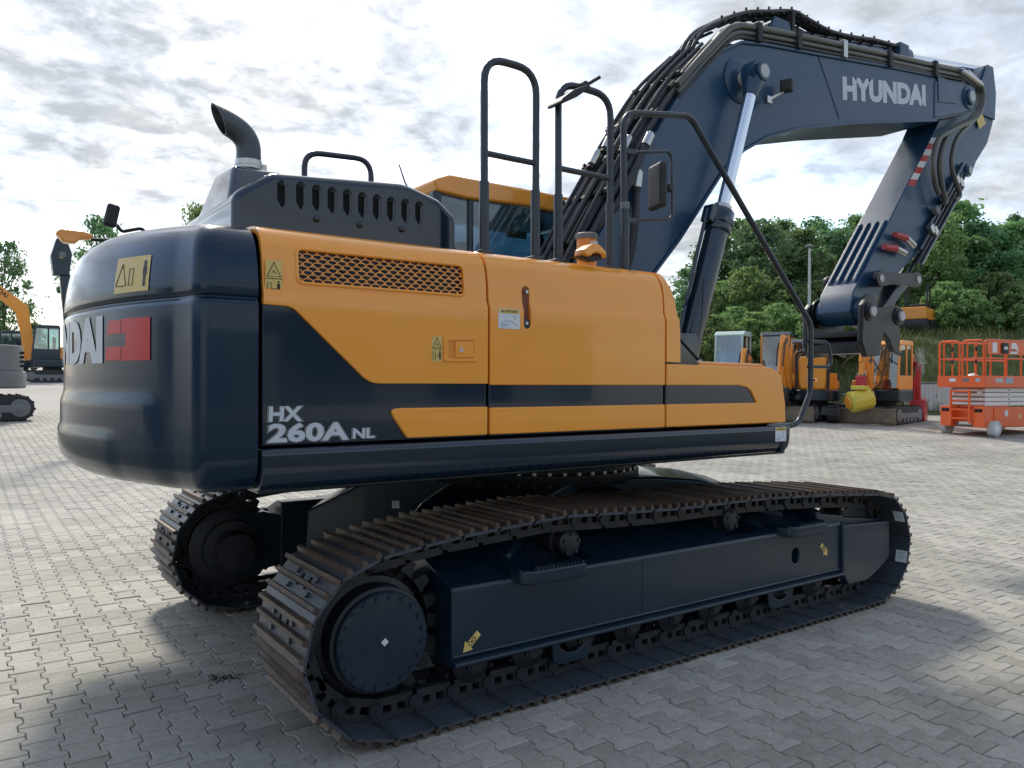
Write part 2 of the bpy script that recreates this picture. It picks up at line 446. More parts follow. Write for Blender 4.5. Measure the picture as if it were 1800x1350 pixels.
def paver_mat():
    m = mat('concrete_paver', (0.395, 0.372, 0.322), 0.72, 0, 0, 0.16, 2.2, bump=0.22, bscale=55, dirt=((0.28, 0.285, 0.24), 0.40, 1.1), spec=0.35, island=0.15)
    nt = m.node_tree; L = nt.links.new; b = nt.nodes['Principled BSDF']
    # fine pale scuffs and dark specks; world-wide stains use position so that neighbouring pavers share them
    src = b.inputs['Base Color'].links[0].from_socket
    ge = nt.nodes.new('ShaderNodeNewGeometry')
    n = nt.nodes.new('ShaderNodeTexNoise'); n.inputs['Scale'].default_value = 28; n.inputs['Detail'].default_value = 8; n.inputs['Roughness'].default_value = 0.75
    L(ge.outputs['Position'], n.inputs['Vector'])
    r = nt.nodes.new('ShaderNodeMapRange'); r.inputs[1].default_value = 0.35; r.inputs[2].default_value = 0.68; r.inputs[3].default_value = 0.80; r.inputs[4].default_value = 1.16
    L(n.outputs[0], r.inputs[0])
    w = nt.nodes.new('ShaderNodeTexNoise'); w.inputs['Scale'].default_value = 0.55; w.inputs['Detail'].default_value = 5; w.inputs['Distortion'].default_value = 0.6
    L(ge.outputs['Position'], w.inputs['Vector'])
    r2 = nt.nodes.new('ShaderNodeMapRange'); r2.inputs[1].default_value = 0.32; r2.inputs[2].default_value = 0.68; r2.inputs[3].default_value = 0.80; r2.inputs[4].default_value = 1.14
    L(w.outputs[0], r2.inputs[0])
    mu = nt.nodes.new('ShaderNodeMath'); mu.operation = 'MULTIPLY'; L(r.outputs[0], mu.inputs[0]); L(r2.outputs[0], mu.inputs[1])
    sc2 = nt.nodes.new('ShaderNodeVectorMath'); sc2.operation = 'SCALE'; L(src, sc2.inputs[0]); L(mu.outputs[0], sc2.inputs['Scale'])
    # green algae patches scattered over the yard
    al = nt.nodes.new('ShaderNodeTexNoise'); al.inputs['Scale'].default_value = 0.8; al.inputs['Detail'].default_value = 6; al.inputs['Roughness'].default_value = 0.65
    L(ge.outputs['Position'], al.inputs['Vector'])
    r4 = nt.nodes.new('ShaderNodeMapRange'); r4.inputs[1].default_value = 0.50; r4.inputs[2].default_value = 0.72; r4.inputs[4].default_value = 0.45
    L(al.outputs[0], r4.inputs[0])
    mx = nt.nodes.new('ShaderNodeMix'); mx.data_type = 'RGBA'; L(r4.outputs[0], mx.inputs[0]); L(sc2.outputs[0], mx.inputs[6]); mx.inputs[7].default_value = (0.35, 0.35, 0.25, 1)
    # oil drips and scuffed tyre tracks
    vo = nt.nodes.new('ShaderNodeTexVoronoi'); vo.inputs['Scale'].default_value = 0.9; vo.inputs['Randomness'].default_value = 1.0
    wp = nt.nodes.new('ShaderNodeTexNoise'); wp.inputs['Scale'].default_value = 6; wp.inputs['Detail'].default_value = 4; L(ge.outputs['Position'], wp.inputs['Vector'])
    av = nt.nodes.new('ShaderNodeMix'); av.data_type = 'VECTOR'; av.inputs[0].default_value = 0.10; L(ge.outputs['Position'], av.inputs[4]); L(wp.outputs['Color'], av.inputs[5])
    L(av.outputs[1], vo.inputs['Vector'])
    r5 = nt.nodes.new('ShaderNodeMapRange'); r5.inputs[1].default_value = 0.045; r5.inputs[2].default_value = 0.11; r5.inputs[3].default_value = 0.62; r5.inputs[4].default_value = 1.0
    L(vo.outputs['Distance'], r5.inputs[0])
    mp = nt.nodes.new('ShaderNodeMapping'); mp.inputs['Rotation'].default_value = (0, 0, 0.35); mp.inputs['Scale'].default_value = (0.12, 1.6, 1); L(ge.outputs['Position'], mp.inputs[0])
    tm = nt.nodes.new('ShaderNodeTexNoise'); tm.inputs['Scale'].default_value = 1.3; tm.inputs['Detail'].default_value = 4; L(mp.outputs[0], tm.inputs['Vector'])
    r6 = nt.nodes.new('ShaderNodeMapRange'); r6.inputs[1].default_value = 0.56; r6.inputs[2].default_value = 0.72; r6.inputs[3].default_value = 1.0; r6.inputs[4].default_value = 0.78
    L(tm.outputs[0], r6.inputs[0])
    m5 = nt.nodes.new('ShaderNodeMath'); m5.operation = 'MULTIPLY'; L(r5.outputs[0], m5.inputs[0]); L(r6.outputs[0], m5.inputs[1])
    s5 = nt.nodes.new('ShaderNodeVectorMath'); s5.operation = 'SCALE'; L(mx.outputs[2], s5.inputs[0]); L(m5.outputs[0], s5.inputs['Scale'])
    L(s5.outputs[0], b.inputs['Base Color'])
    return m
M['paver'] = paver_mat()
# dog-bone concrete paver: 200 x 165 mm, columns 140 mm apart, every other column shifted by half
G = 0.0021
OUT = [(0.0825 - G, 0.1 - G), (0.0825 - G, 0.0625 - G * .4), (0.0575 - G, 0.0375 - G * .4)]
OUT = OUT + [(x, -y) for x, y in OUT[::-1]]
OUT = OUT + [(-x, -y) for x, y in OUT]
def paver_template():
    n = len(OUT); c = 0.0042
    ins = []
    for i in range(n):
        a, b, d = (Vector(OUT[i - 1]), Vector(OUT[i]), Vector(OUT[(i + 1) % n]))
        e1 = (b - a).normalized(); e2 = (d - b).normalized()
        n1 = Vector((e1.y, -e1.x)); n2 = Vector((e2.y, -e2.x)); k = (n1 + n2); k /= (1 + n1.dot(n2))
        ins.append(b + k * c)
    if abs(ins[0].x) > abs(OUT[0][0]): ins = [2 * Vector(o) - i for o, i in zip(OUT, ins)]
    v = [(p.x, p.y, 0) for p in ins] + [(x, y, -0.0028) for x, y in OUT] + [(x, y, -0.035) for x, y in OUT]
    f = [list(range(n))] + [(i, n + i, n + (i + 1) % n, (i + 1) % n) for i in range(n)] + [(n + i, 2 * n + i, 2 * n + (i + 1) % n, n + (i + 1) % n) for i in range(n)]
    return v, f
pv, pf = paver_template()
me = bpy.data.meshes.new('paver'); me.from_pydata(pv, [], pf); me.materials.append(M['paver']); finish(me, False)
paver_me = me
def lay_pavers():
    cells = []
    P0 = np.array([-3.459, -4.552]); F = np.array([math.cos(yaw), math.sin(yaw)]); Rt = np.array([F[1], -F[0]])
    for i in range(-260, 260):
        x = i * 0.14 + 0.06; off = 0.1 if i % 2 else 0.0
        js = np.arange(-160, 180)
        ys = js * 0.2 + off + 0.035
        dx = x - P0[0]; dy = ys - P0[1]
        dep = dx * F[0] + dy * F[1]; lat = dx * Rt[0] + dy * Rt[1]
        ok = (dep > -0.5) & (dep < 25.5) & (np.abs(lat) < 0.66 * np.maximum(dep, 0) + 1.8)
        # hidden deep under the machine nothing is skipped: the place goes on there too
        for y, d, l in zip(ys[ok], dep[ok], lat[ok]): cells.append((x, y, d, l))
    # the pavers that show largest: inside the frame, nearest first, not under the tracks
    def vis(c):
        x, y, d, l = c
        if d < 2.6 or abs(l) > 0.64 * d: return False
        if -2.2 < x < 2.0 and -1.5 < y < -0.88: return False
        return not (-2.3 < x < 2.2 and -0.9 < y < 1.5)
    near = sorted([c for c in cells if vis(c)], key=lambda c: c[2])[:300]
    ns = set((c[0], c[1]) for c in near)
    rest = [c for c in cells if (c[0], c[1]) not in ns]
    rng = np.random.RandomState(3)
    for x, y, d, l in near:
        o = bpy.data.objects.new('paver', paver_me); col.objects.link(o); o.parent = ground
        o.location = (x, y, hgt(x, y) + rng.uniform(-0.0028, 0.0028))
        o.rotation_euler = (rng.normal(0, 0.006), rng.normal(0, 0.006), rng.normal(0, 0.004))
    base = np.array(pv); n = len(base); K = len(rest)
    c = np.array([(r[0], r[1]) for r in rest])
    V = np.zeros((K, n, 3)); V[:, :, :2] = base[None, :, :2] + c[:, None, :]
    V[:, :, 2] = base[None, :, 2] + rng.uniform(-0.0028, 0.0028, K)[:, None] + np_h(V[:, :, 0], V[:, :, 1]) \
        + base[None, :, 0] * rng.normal(0, 0.006, K)[:, None] + base[None, :, 1] * rng.normal(0, 0.006, K)[:, None]
    fs = []; 
    loops = np.concatenate([np.array(f) for f in pf]); tot = np.array([len(f) for f in pf])
    me = bpy.data.meshes.new('paving')
    me.vertices.add(K * n); me.vertices.foreach_set('co', V.reshape(-1))
    L_ = (loops[None, :] + (np.arange(K) * n)[:, None]).reshape(-1)
    me.loops.add(len(L_)); me.loops.foreach_set('vertex_index', L_.astype(np.int32))
    T = np.tile(tot, K); st = np.concatenate([[0], np.cumsum(T)[:-1]])
    me.polygons.add(len(T)); me.polygons.foreach_set('loop_start', st.astype(np.int32)); me.polygons.foreach_set('loop_total', T.astype(np.int32))
    me.update(calc_edges=True); me.materials.append(M['paver'])
    me.polygons.foreach_set('use_smooth', np.zeros(len(T), dtype=bool))
    o = obj('paving', me, ground); o['kind'] = 'stuff'
    print('pavers', K)
lay_pavers()


# ================================================================== the large excavator
ex = thing('excavator', 'large tracked excavator with yellow side panels and dark navy counterweight, boom raised', 'excavator')
def sub(name, parent=None):
    o = bpy.data.objects.new(name, None); col.objects.link(o); o.parent = parent or ex
    return o

# ---------------------------------------------------------------- crawler tracks
def track_path():
    pts = [(-1.93, 0.027), (1.92, 0.027)]
    for k in range(1, 12):
        a = R(-90 + 15 * k); pts.append((1.92 + 0.385 * math.cos(a), 0.412 + 0.385 * math.sin(a)))
    pts += [(1.80, 0.805), (1.35, 0.838), (0.80, 0.868), (0.36, 0.878), (-0.1, 0.878), (-0.5, 0.893), (-0.95, 0.915), (-1.3, 0.898), (-1.62, 0.878)]
    for k in range(0, 12):
        a = R(95 + 15 * k); pts.append((-1.93 + 0.405 * math.cos(a), 0.432 + 0.405 * math.sin(a)))
    P = np.array(pts + [pts[0]]); d = np.sqrt((np.diff(P, axis=0) ** 2).sum(1)); c = np.concatenate([[0], np.cumsum(d)])
    n = 50; s = np.linspace(0, c[-1], n + 1)
    return np.stack([np.interp(s, c, P[:, 0]), np.interp(s, c, P[:, 1])], -1), c[-1] / n
TP, PITCH = track_path()
def shoe_mesh():
    mb = MB(); h = PITCH * 0.5
    # plate with two mud holes over the chain
    for a, b, c, d in ((-h + .019, -0.052, -0.3, 0.3), (0.008, h - .002, -0.3, 0.3), (-0.052, 0.008, -0.3, -0.062), (-0.052, 0.008, -0.030, 0.030), (-0.052, 0.008, 0.062, 0.3)):
        mb.box(a, b, c, d, -0.012, 0.0)
    mb.box(h - .004, h + .002, -0.298, 0.298, -0.020, -0.010)
    mb.mat(1)
    for x, hh in ((-0.082, 0.027), (-0.014, 0.023), (0.058, 0.025)):
        mb.prism([(x - 0.015, -0.001), (x + 0.015, -0.001), (x + 0.009, hh), (x - 0.009, hh)], -0.298, 0.298, 'y')
    # bolts
    mb.mat(0)
    for x in (-0.05, 0.022):
        for y in (-0.115, 0.115): mb.cyl((x, y, 0), (x, y, 0.012), 0.013, n=6)
    return mb.mesh('track_shoe', ['shoe', 'rust'], smooth=False)
def link_mesh():
    mb = MB(); h = PITCH * 0.5
    mb.box(-h + .004, h - .004, -0.02, 0.02, -0.048, -0.013)
    mb.box(-h - .012, h + .012, -0.02, 0.02, -0.118, -0.082)
    for a, b in ((-h + .002, -0.058), (-0.016, 0.014), (0.056, h - .002)): mb.box(a, b, -0.018, 0.018, -0.083, -0.047)
    mb.cyl((-h, -0.03, -0.07), (-h, 0.03, -0.07), 0.032, n=12)
    return mb.mesh('chain_link', ['link'], smooth=False)
shoe_me, link_me = shoe_mesh(), link_mesh()
def crawler(side):
    t = sub('crawler_track')
    for i in range(50):
        a, b = TP[i], TP[i + 1]
        mid = (a + b) / 2; tx = (b - a) / np.linalg.norm(b - a)
        X = Vector((tx[0], 0, tx[1])); Z = Vector((tx[1], 0, -tx[0])); Y = Z.cross(X)
        m = Matrix(((X.x, Y.x, Z.x, mid[0]), (X.y, Y.y, Z.y, side * 1.195), (X.z, Y.z, Z.z, mid[1]), (0, 0, 0, 1)))
        o = obj('track_shoe', shoe_me, t); o.matrix_local = m
        for dy in (-0.09, 0.09):
            o = obj('chain_link', link_me, t); o.matrix_local = m @ Matrix.Translation((0, dy, 0))
    return t
crawler(-1); crawler(1)

def track_frame(s):
    f = lambda y: s * y
    mb = MB()
    mb.prism([(f(1.385), .27), (f(1.395), .29), (f(1.395), .595), (f(1.385), .615), (f(1.11), .715), (f(0.99), .715), (f(0.99), .27)], -1.58, 1.57, 'x')
    fr = mb.build('track_frame', 'navy_dull', ex, bevel=0.012)
    c = MB()
    for x in (-0.98, 0.46):
        c.prism([(x - .02, min(f(1.33), f(1.12))), (x + .34, min(f(1.33), f(1.12))), (x + .30, max(f(1.33), f(1.12))), (x - .02, max(f(1.33), f(1.12)))], 0.5, 1.0, 'z')
    c.prism([(1.05 + .038 * math.cos(R(22.5 * k + 11)), .443 + (.012 if k < 8 else -.012) + .038 * math.sin(R(22.5 * k + 11))) for k in range(16)], f(1.30), f(1.5), 'y')
    cut(fr, c)
    MB().prism([(f(1.40), .245), (f(1.43), .25), (f(1.43), .268), (f(1.38), .285), (f(1.0), .285), (f(1.0), .245)], -1.58, 1.56, 'x').build('frame_flange', 'navy_dull', fr, bevel=0.006)
    MB().tube([(-1.57, f(1.397), .292), (1.55, f(1.397), .292)], .007, 6).build('weld_bead', 'navy_dull', fr)
    MB().tube([(1.562, f(1.40), .27), (1.562, f(1.40), .60)], .008, 6).build('weld_bead', 'navy_dull', fr)
    MB().tube([(-.35, f(1.396), .30), (-.35, f(1.396), .59)], .0025, 4).build('weld_bead', 'navy_dull', fr)
    # front idler yoke
    mb = MB()
    mb.prism([(1.55, .60), (2.13, .575), (2.15, .56), (2.15, .30), (2.02, .235), (1.85, .17), (1.62, .17), (1.555, .26)], f(1.42), f(1.36), 'y')
    mb.prism([(1.50, .63), (1.58, .645), (2.12, .585), (2.12, .50), (1.50, .50)], f(1.36), f(1.02), 'y')
    mb.prism([(1.30, .70), (1.62, .655), (1.62, .60), (1.30, .60)], f(1.38), f(1.05), 'y')
    mb.build('idler_yoke', 'navy_dull', fr, bevel=0.012)
    mb = MB()
    mb.lathe((1.92, f(1.195) - .1, .412), (0, 1, 0), [(0, .20), (0.005, .29), (.04, .292), (.045, .262), (.155, .262), (.16, .292), (.195, .29), (.2, .20)], 36)
    mb.build('idler_wheel', 'link', fr)
    # tail bracket towards the drive
    mb = MB()
    mb.prism([(-1.57, .62), (-1.70, .66), (-2.02, .62), (-2.1, .52), (-2.1, .33), (-1.9, .22), (-1.57, .27)], f(1.12), f(1.0), 'y')
    mb.build('motor_guard', 'navy_dull', fr, bevel=0.01)
    # carrier rollers
    for x in (-0.81, 0.49):
        mb = MB()
        z = 0.727
        mb.lathe((x, f(1.05), z), (0, s, 0), [(0, .045), (.02, .07), (.16, .07), (.165, .082), (.20, .082), (.205, .062), (.215, .07), (.27, .07), (.285, .05), (.29, .02)], 24)
        for k in range(5):
            a = 2 * math.pi * k / 5 + .3
            mb.cyl((x + .05 * math.cos(a), f(1.325), z + .05 * math.sin(a)), (x + .05 * math.cos(a), f(1.342), z + .05 * math.sin(a)), .011, n=6)
        mb.build('carrier_roller', 'link', fr)
        MB().prism([(x - .07, .66), (x + .07, .66), (x + .04, .76), (x - .04, .76)], f(1.06), f(0.98), 'y').build('roller_bracket', 'navy_dull', fr, bevel=.008)
    # track rollers
    for k in range(9):
        x = -1.42 + k * 0.345
        mb = MB()
        mb.lathe((x, f(1.195) - .155, .222), (0, 1, 0), [(0, .05), (.02, .075), (.035, .105), (.05, .105), (.055, .085), (.255, .085), (.26, .105), (.275, .105), (.29, .075), (.31, .05)], 20)
        mb.box(x - .05, x + .05, f(1.195) - .17, f(1.195) - .145, .20, .29); mb.box(x - .05, x + .05, f(1.195) + .145, f(1.195) + .17, .20, .29)
        for yy in (f(1.195) - .172, f(1.195) + .172): mb.cyl((x, yy - .004, .222), (x, yy + .004, .222), .036, n=12)
        mb.build('track_roller', 'link', fr)
    for x in (-0.83, 0.93):
        mb = MB()
        pts = [(x - .14, .27), (x - .125, .14), (x - .09, .115), (x + .09, .115), (x + .125, .14), (x + .14, .27), (x + .10, .27), (x + .075, .20), (x + .03, .17), (x - .03, .17), (x - .075, .20), (x - .10, .27)]
        mb.prism(pts, f(1.37), f(1.345), 'y')
        mb.build('track_guard', 'navy_dull', fr, bevel=.006)
    # steps with serrated edge
    for x0, x1 in ((-1.24, -0.82), (0.88, 1.28)):
        mb = MB()
        mb.prism([(x0, f(1.36)), (x0 + .03, f(1.44)), (x0 + .09, f(1.475)), (x1, f(1.475)), (x1, f(1.36))], .585, .655, 'z')
        st = mb.build('step', 'navy_dull', fr, bevel=.012)
        mb = MB()
        n = 13
        for k in range(n):
            xx = x0 + .11 + (x1 - x0 - .14) * k / (n - 1)
            mb.prism([(xx - .008, .652), (xx + .008, .652), (xx, .672)], f(1.472), f(1.445), 'y')
        mb.build('step_teeth', 'navy_dull', fr, smooth=False)
        for xx in (x0 + .01, x1 - .012): MB().box(xx - .006, xx + .006, min(f(1.46), f(1.2)), max(f(1.46), f(1.2)), .65, .667).build('step_rail', 'navy_dull', fr, bevel=.003)
    # final drive
    C = Vector((-1.93, 0, .432))
    mb = MB()
    mb.lathe((C.x, f(1.0), C.z), (0, s, 0), [(0, .20), (.03, .27), (.09, .27), (.10, .33), (.13, .33), (.135, .27), (.26, .265), (.27, .24), (.36, .235), (.37, .2)], 40)
    fd = mb.build('final_drive', 'link', ex)
    MB().lathe((C.x, f(1.01), C.z), (0, -s, 0), [(0, .19), (.02, .195), (.05, .19), (.06, .13), (.20, .12), (.21, .04)], 28).build('travel_motor', 'link', fd)
    mb = MB()
    for k in range(21):
        a = 2 * math.pi * k / 21
        mb.prism([(C.x + math.cos(a + d) * r, C.z + math.sin(a + d) * r) for d, r in ((-.12, .31), (-.05, .375), (.05, .375), (.12, .31))], f(1.195) - .04, f(1.195) + .04, 'y')
    mb.build('sprocket_teeth', 'link', fd, smooth=False)
    mb = MB()
    for k in range(30):
        a = 2 * math.pi * k / 30
        mb.cyl((C.x + .30 * math.cos(a), f(1.128), C.z + .30 * math.sin(a)), (C.x + .30 * math.cos(a), f(1.15), C.z + .30 * math.sin(a)), .013, n=6)
    mb.build('sprocket_bolts', 'link', fd, smooth=False)['kind'] = 'stuff'
    mb = MB()
    mb.lathe((C.x, f(1.365), C.z), (0, s, 0), [(0, .212), (.004, .22), (.028, .22), (.034, .214), (.035, .20)], 44)
    cv = mb.build('drive_cover', 'navy_dull', ex)
    for k in range(20):
        a = 2 * math.pi * (k + .5) / 20
        MB().cyl((C.x + .197 * math.cos(a), f(1.399), C.z + .197 * math.sin(a)), (C.x + .197 * math.cos(a), f(1.409), C.z + .197 * math.sin(a)), .0135, n=6).build('bolt', 'navy_dull', cv, smooth=False)
    MB().box(-.013, .013, min(f(1.4005), f(1.4015)), max(f(1.4005), f(1.4015)), -.013, .013, Matrix.Translation((C.x + .005, 0, C.z)) @ Matrix.Rotation(R(50), 4, 'Y')).build('cover_label', 'wsticker', cv, smooth=False)
    return fr
fr_near = track_frame(-1); track_frame(1)
def arrow(x, z, ang, L, parent):
    m = Matrix.Translation((x, -1.3965, z)) @ Matrix.Rotation(ang, 4, 'Y')
    mb = MB()
    mb.prism([(-L, -.016), (-.045, -.016), (-.045, -.032), (0, 0), (-.045, .032), (-.045, .016), (-L, .016)], 0, -.0015, 'y', m)
    o = mb.build('direction_arrow', 'sticker', parent, smooth=False)
    mb = MB()
    for cx in (-.055, -.08): mb.tube([m @ Vector((cx + .010 * math.cos(a), -.0017, .010 * math.sin(a))) for a in [R(18 * k) for k in range(20)]], .0022, 4, closed=True)
    mb.build('arrow_symbol', 'ink', o, smooth=False)
arrow(-1.52, .305, R(180 - 42), .12, fr_near); arrow(1.40, .405, R(48), .11, fr_near)
# paper tags tied to the front shoes and the frame
def paper(c, x, y, w, h, parent):
    o = MB().box(-w / 2, w / 2, -h / 2, h / 2, 0, .0015, basis(c, x, y)).build('paper_tag', 'wsticker', parent, smooth=False)
    mb = MB()
    for k in range(4): mb.box(-w * .35, w * (.3 - .1 * (k % 2)), h * (.28 - k * .17), h * (.36 - k * .17), .0016, .0022, basis(c, x, y))
    mb.build('tag_print', 'bluegrey', o, smooth=False)
paper((2.262, -1.445, .30), (0, -1, 0), (.22, 0, 1), .085, .085, fr_near)
paper((2.225, -1.445, .60), (0, -1, 0), (-.45, 0, 1), .075, .085, fr_near)
# ---------------------------------------------------------------- centre frame and slew ring
mb = MB()
mb.prism([(-.72, .52), (-.62, .45), (.62, .45), (.72, .52), (.72, .82), (.55, .91), (-.55, .91), (-.72, .82)], -.78, .78, 'x')
for sx in (-1, 1):
    for s in (-1, 1):
        mtx = Matrix.Translation((sx * .30, s * .28, 0)) @ Matrix.Rotation(math.atan2(.62 * s, .98 * sx), 4, 'Z')
        mb.prism([(-.2, .93), (.35, .945), (.62, .925), (.88, .87), (1.22, .70), (1.24, .34), (.6, .40), (-.2, .42)], -.36, .36, 'y', mtx)
cfr = mb.build('centre_frame', 'navy_dull', ex, bevel=.02)
q_ = Vector((-.30, .28, 0)) + Matrix.Rotation(math.atan2(.62, -.98), 3, 'Z') @ Vector((.62, .3615, .74))
paper(q_, (.845, -.535, 0), (0, 0, 1), .05, .05, cfr)
mb = MB()
mb.lathe((0, 0, .90), (0, 0, 1), [(0, .68), (.03, .70), (.08, .70), (.085, .655), (.115, .655), (.12, .71), (.20, .71), (.205, .65)], 64)
sr = mb.build('slew_ring', 'link', ex)
mb = MB()
for k in range(44):
    a = 2 * math.pi * k / 44
    mb.cyl((.685 * math.cos(a), .685 * math.sin(a), .975), (.685 * math.cos(a), .685 * math.sin(a), 1.0), .014, n=6)
mb.build('ring_bolts', 'steel', sr, smooth=False)['kind'] = 'stuff'

# ---------------------------------------------------------------- upper frame
mb = MB()
mb.prism([(-2.44, -1.26), (1.12, -1.26), (1.12, -.72), (1.35, -.42), (1.35, .42), (1.2, .55), (1.2, 1.28), (-2.44, 1.28)], 1.105, 1.31, 'z')
mb.box(-2.42, -.05, -1.32, -1.02, 1.31, 2.15)
mb.box(-2.42, .2, -1.02, .45, 1.31, 2.215)
mb.box(-2.42, -.75, .45, 1.28, 1.31, 2.21)
mb.box(-.05, .93, -1.30, -.78, 1.31, 1.66)
mb.build('upper_frame', 'navy_dull', ex, bevel=.01)
# left flank panels (far side)
MB().prism([(-2.45, 1.31), (-.78, 1.31), (-.78, 2.15), (-.85, 2.22), (-2.45, 2.22)], 1.285, 1.36, 'y').build('left_side_door', 'yellow', ex, bevel=.03, seg=3)
MB().prism([(1.30, 1.12), (1.37, 1.17), (1.385, 1.24), (1.37, 1.30), (1.28, 1.30), (1.28, 1.12)], -2.46, 1.15, 'x').build('left_skirt', 'navy', ex, bevel=.01)

# skirt along the right flank
mb = MB()
mb.prism([(-1.30, 1.125), (-1.345, 1.135), (-1.375, 1.165), (-1.388, 1.21), (-1.39, 1.285), (-1.375, 1.305), (-1.25, 1.306), (-1.25, 1.125)], -2.465, .90, 'x')
sk = mb.build('side_skirt', 'navy', ex, bevel=.01)
# rounded nose of the skirt
MB().prism([(.902, 1.128), (.94, 1.136), (.975, 1.160), (.993, 1.20), (.998, 1.25), (.998, 1.304), (.902, 1.304)], -1.389, -.70, 'y').build('skirt_nose', 'navy', sk, bevel=.018, seg=3)

# ---------------------------------------------------------------- right-hand side panels
SEC = [(-1.37, 1.20), (-1.37, 1.93), (-1.369, 1.945), (-1.362, 1.962), (-1.355, 1.978), (-1.354, 2.0), (-1.349, 2.07), (-1.343, 2.11),
       (-1.333, 2.148), (-1.318, 2.178), (-1.297, 2.202), (-1.268, 2.220), (-1.23, 2.232), (-1.18, 2.239), (-1.10, 2.243), (-0.96, 2.246)]
SS = [SEC[0][1]]
for a, b in zip(SEC[:-1], SEC[1:]): SS.append(SS[-1] + math.hypot(b[0] - a[0], b[1] - a[1]))
S_TOP = SS[-1]
def sec(s): return float(np.interp(s, SS, [p[0] for p in SEC])), float(np.interp(s, SS, [p[1] for p in SEC]))
def s_of_z(z): return float(np.interp(z, [p[1] for p in SEC], SS))
def panel(name, poly, matname, parent, thick=.022, off=0.0, bevel=.007, hole=None):
    bm = bmesh.new()
    n = len(poly)
    area = sum(poly[i][0] * poly[(i + 1) % n][1] - poly[(i + 1) % n][0] * poly[i][1] for i in range(n))
    if area < 0: poly = poly[::-1]
    bm.faces.new([bm.verts.new((x, 0, s)) for x, s in poly])
    def slice_(co, no): bmesh.ops.bisect_plane(bm, geom=bm.verts[:] + bm.edges[:] + bm.faces[:], plane_co=co, plane_no=no)
    for s in SS[1:-1]: slice_((0, 0, s), (0, 0, 1))
    if hole:
        x0, x1, s0, s1 = hole
        for x in (x0, x1): slice_((x, 0, 0), (1, 0, 0))
        for s in (s0, s1): slice_((0, 0, s), (0, 0, 1))
        kill = [f for f in bm.faces if x0 < f.calc_center_median().x < x1 and s0 < f.calc_center_median().z < s1]
        bmesh.ops.delete(bm, geom=kill, context='FACES')
    for v in bm.verts:
        y, z = sec(v.co.z)
        e = 1e-3; y2, z2 = sec(v.co.z + e); y1, z1 = sec(v.co.z - e)
        t = Vector((0, y2 - y1, z2 - z1)).normalized(); nn = Vector((0, -t.z, t.y))
        v.co = Vector((v.co.x, y, z)) + nn * off
    bmesh.ops.recalc_face_normals(bm, faces=bm.faces)
    if sum(f.normal.y for f in bm.faces) > 0: bmesh.ops.reverse_faces(bm, faces=bm.faces)
    bmesh.ops.solidify(bm, geom=bm.faces[:], thickness=thick)
    me = bpy.data.meshes.new(name); bm.to_mesh(me); bm.free()
    me.materials.append(M[matname]); finish(me, True, 50)
    o = obj(name, me, parent, bevel, 3)
    for m in o.modifiers:
        if m.type == 'BEVEL': m.angle_limit = R(50)
    return o
def fil(poly, rs):
    out = []; n = len(poly)
    for i in range(n):
        r = rs[i] if i < len(rs) else 0
        if not r: out.append(poly[i]); continue
        a, b, c = (Vector((*poly[i - 1], 0)), Vector((*poly[i], 0)), Vector((*poly[(i + 1) % n], 0)))
        q = fillet([a, b, c], r, 6)[1:-1]
        out += [(p.x, p.y) for p in q]
    return out
XA, XB, XC = -2.455, -1.366, -0.150
# rear door (radiator side): dark lower field with the model badge, yellow upper field with the grille
d1 = panel('rear_side_door', [(XA, 1.315), (XB, 1.315), (XB, 1.90), (XA, 1.90)], 'navy', ex, .025, -.016)
up = fil([(XA, 1.895)] + [(-2.335, 1.885), (-2.03, 1.605), (-1.97, 1.572)] + [(XB, 1.572), (XB, S_TOP), (XA, S_TOP)], [0, .10, .0, .0])
up = fil([(XA, 1.893), (-2.335, 1.89), (-1.985, 1.572), (XB, 1.572), (XB, S_TOP), (XA, S_TOP)], [0, .09, .12])
GX0, GX1, GZ0, GZ1 = -2.305, -1.495, 1.995, 2.135
y1 = panel('upper_panel', up, 'yellow', d1, .03, 0, hole=(GX0, GX1, s_of_z(GZ0), s_of_z(GZ1)))
panel('lower_panel', fil([(-1.90, 1.462), (XB, 1.462), (XB, 1.325), (-1.80, 1.325)], [.03, 0, 0, .02]), 'yellow', d1, .03)
panel('grille_backing', [(GX0 - .02, s_of_z(GZ0) - .02), (GX1 + .02, s_of_z(GZ0) - .02), (GX1 + .02, s_of_z(GZ1) + .02), (GX0 - .02, s_of_z(GZ1) + .02)], 'dark', d1, .01, -.055, 0)
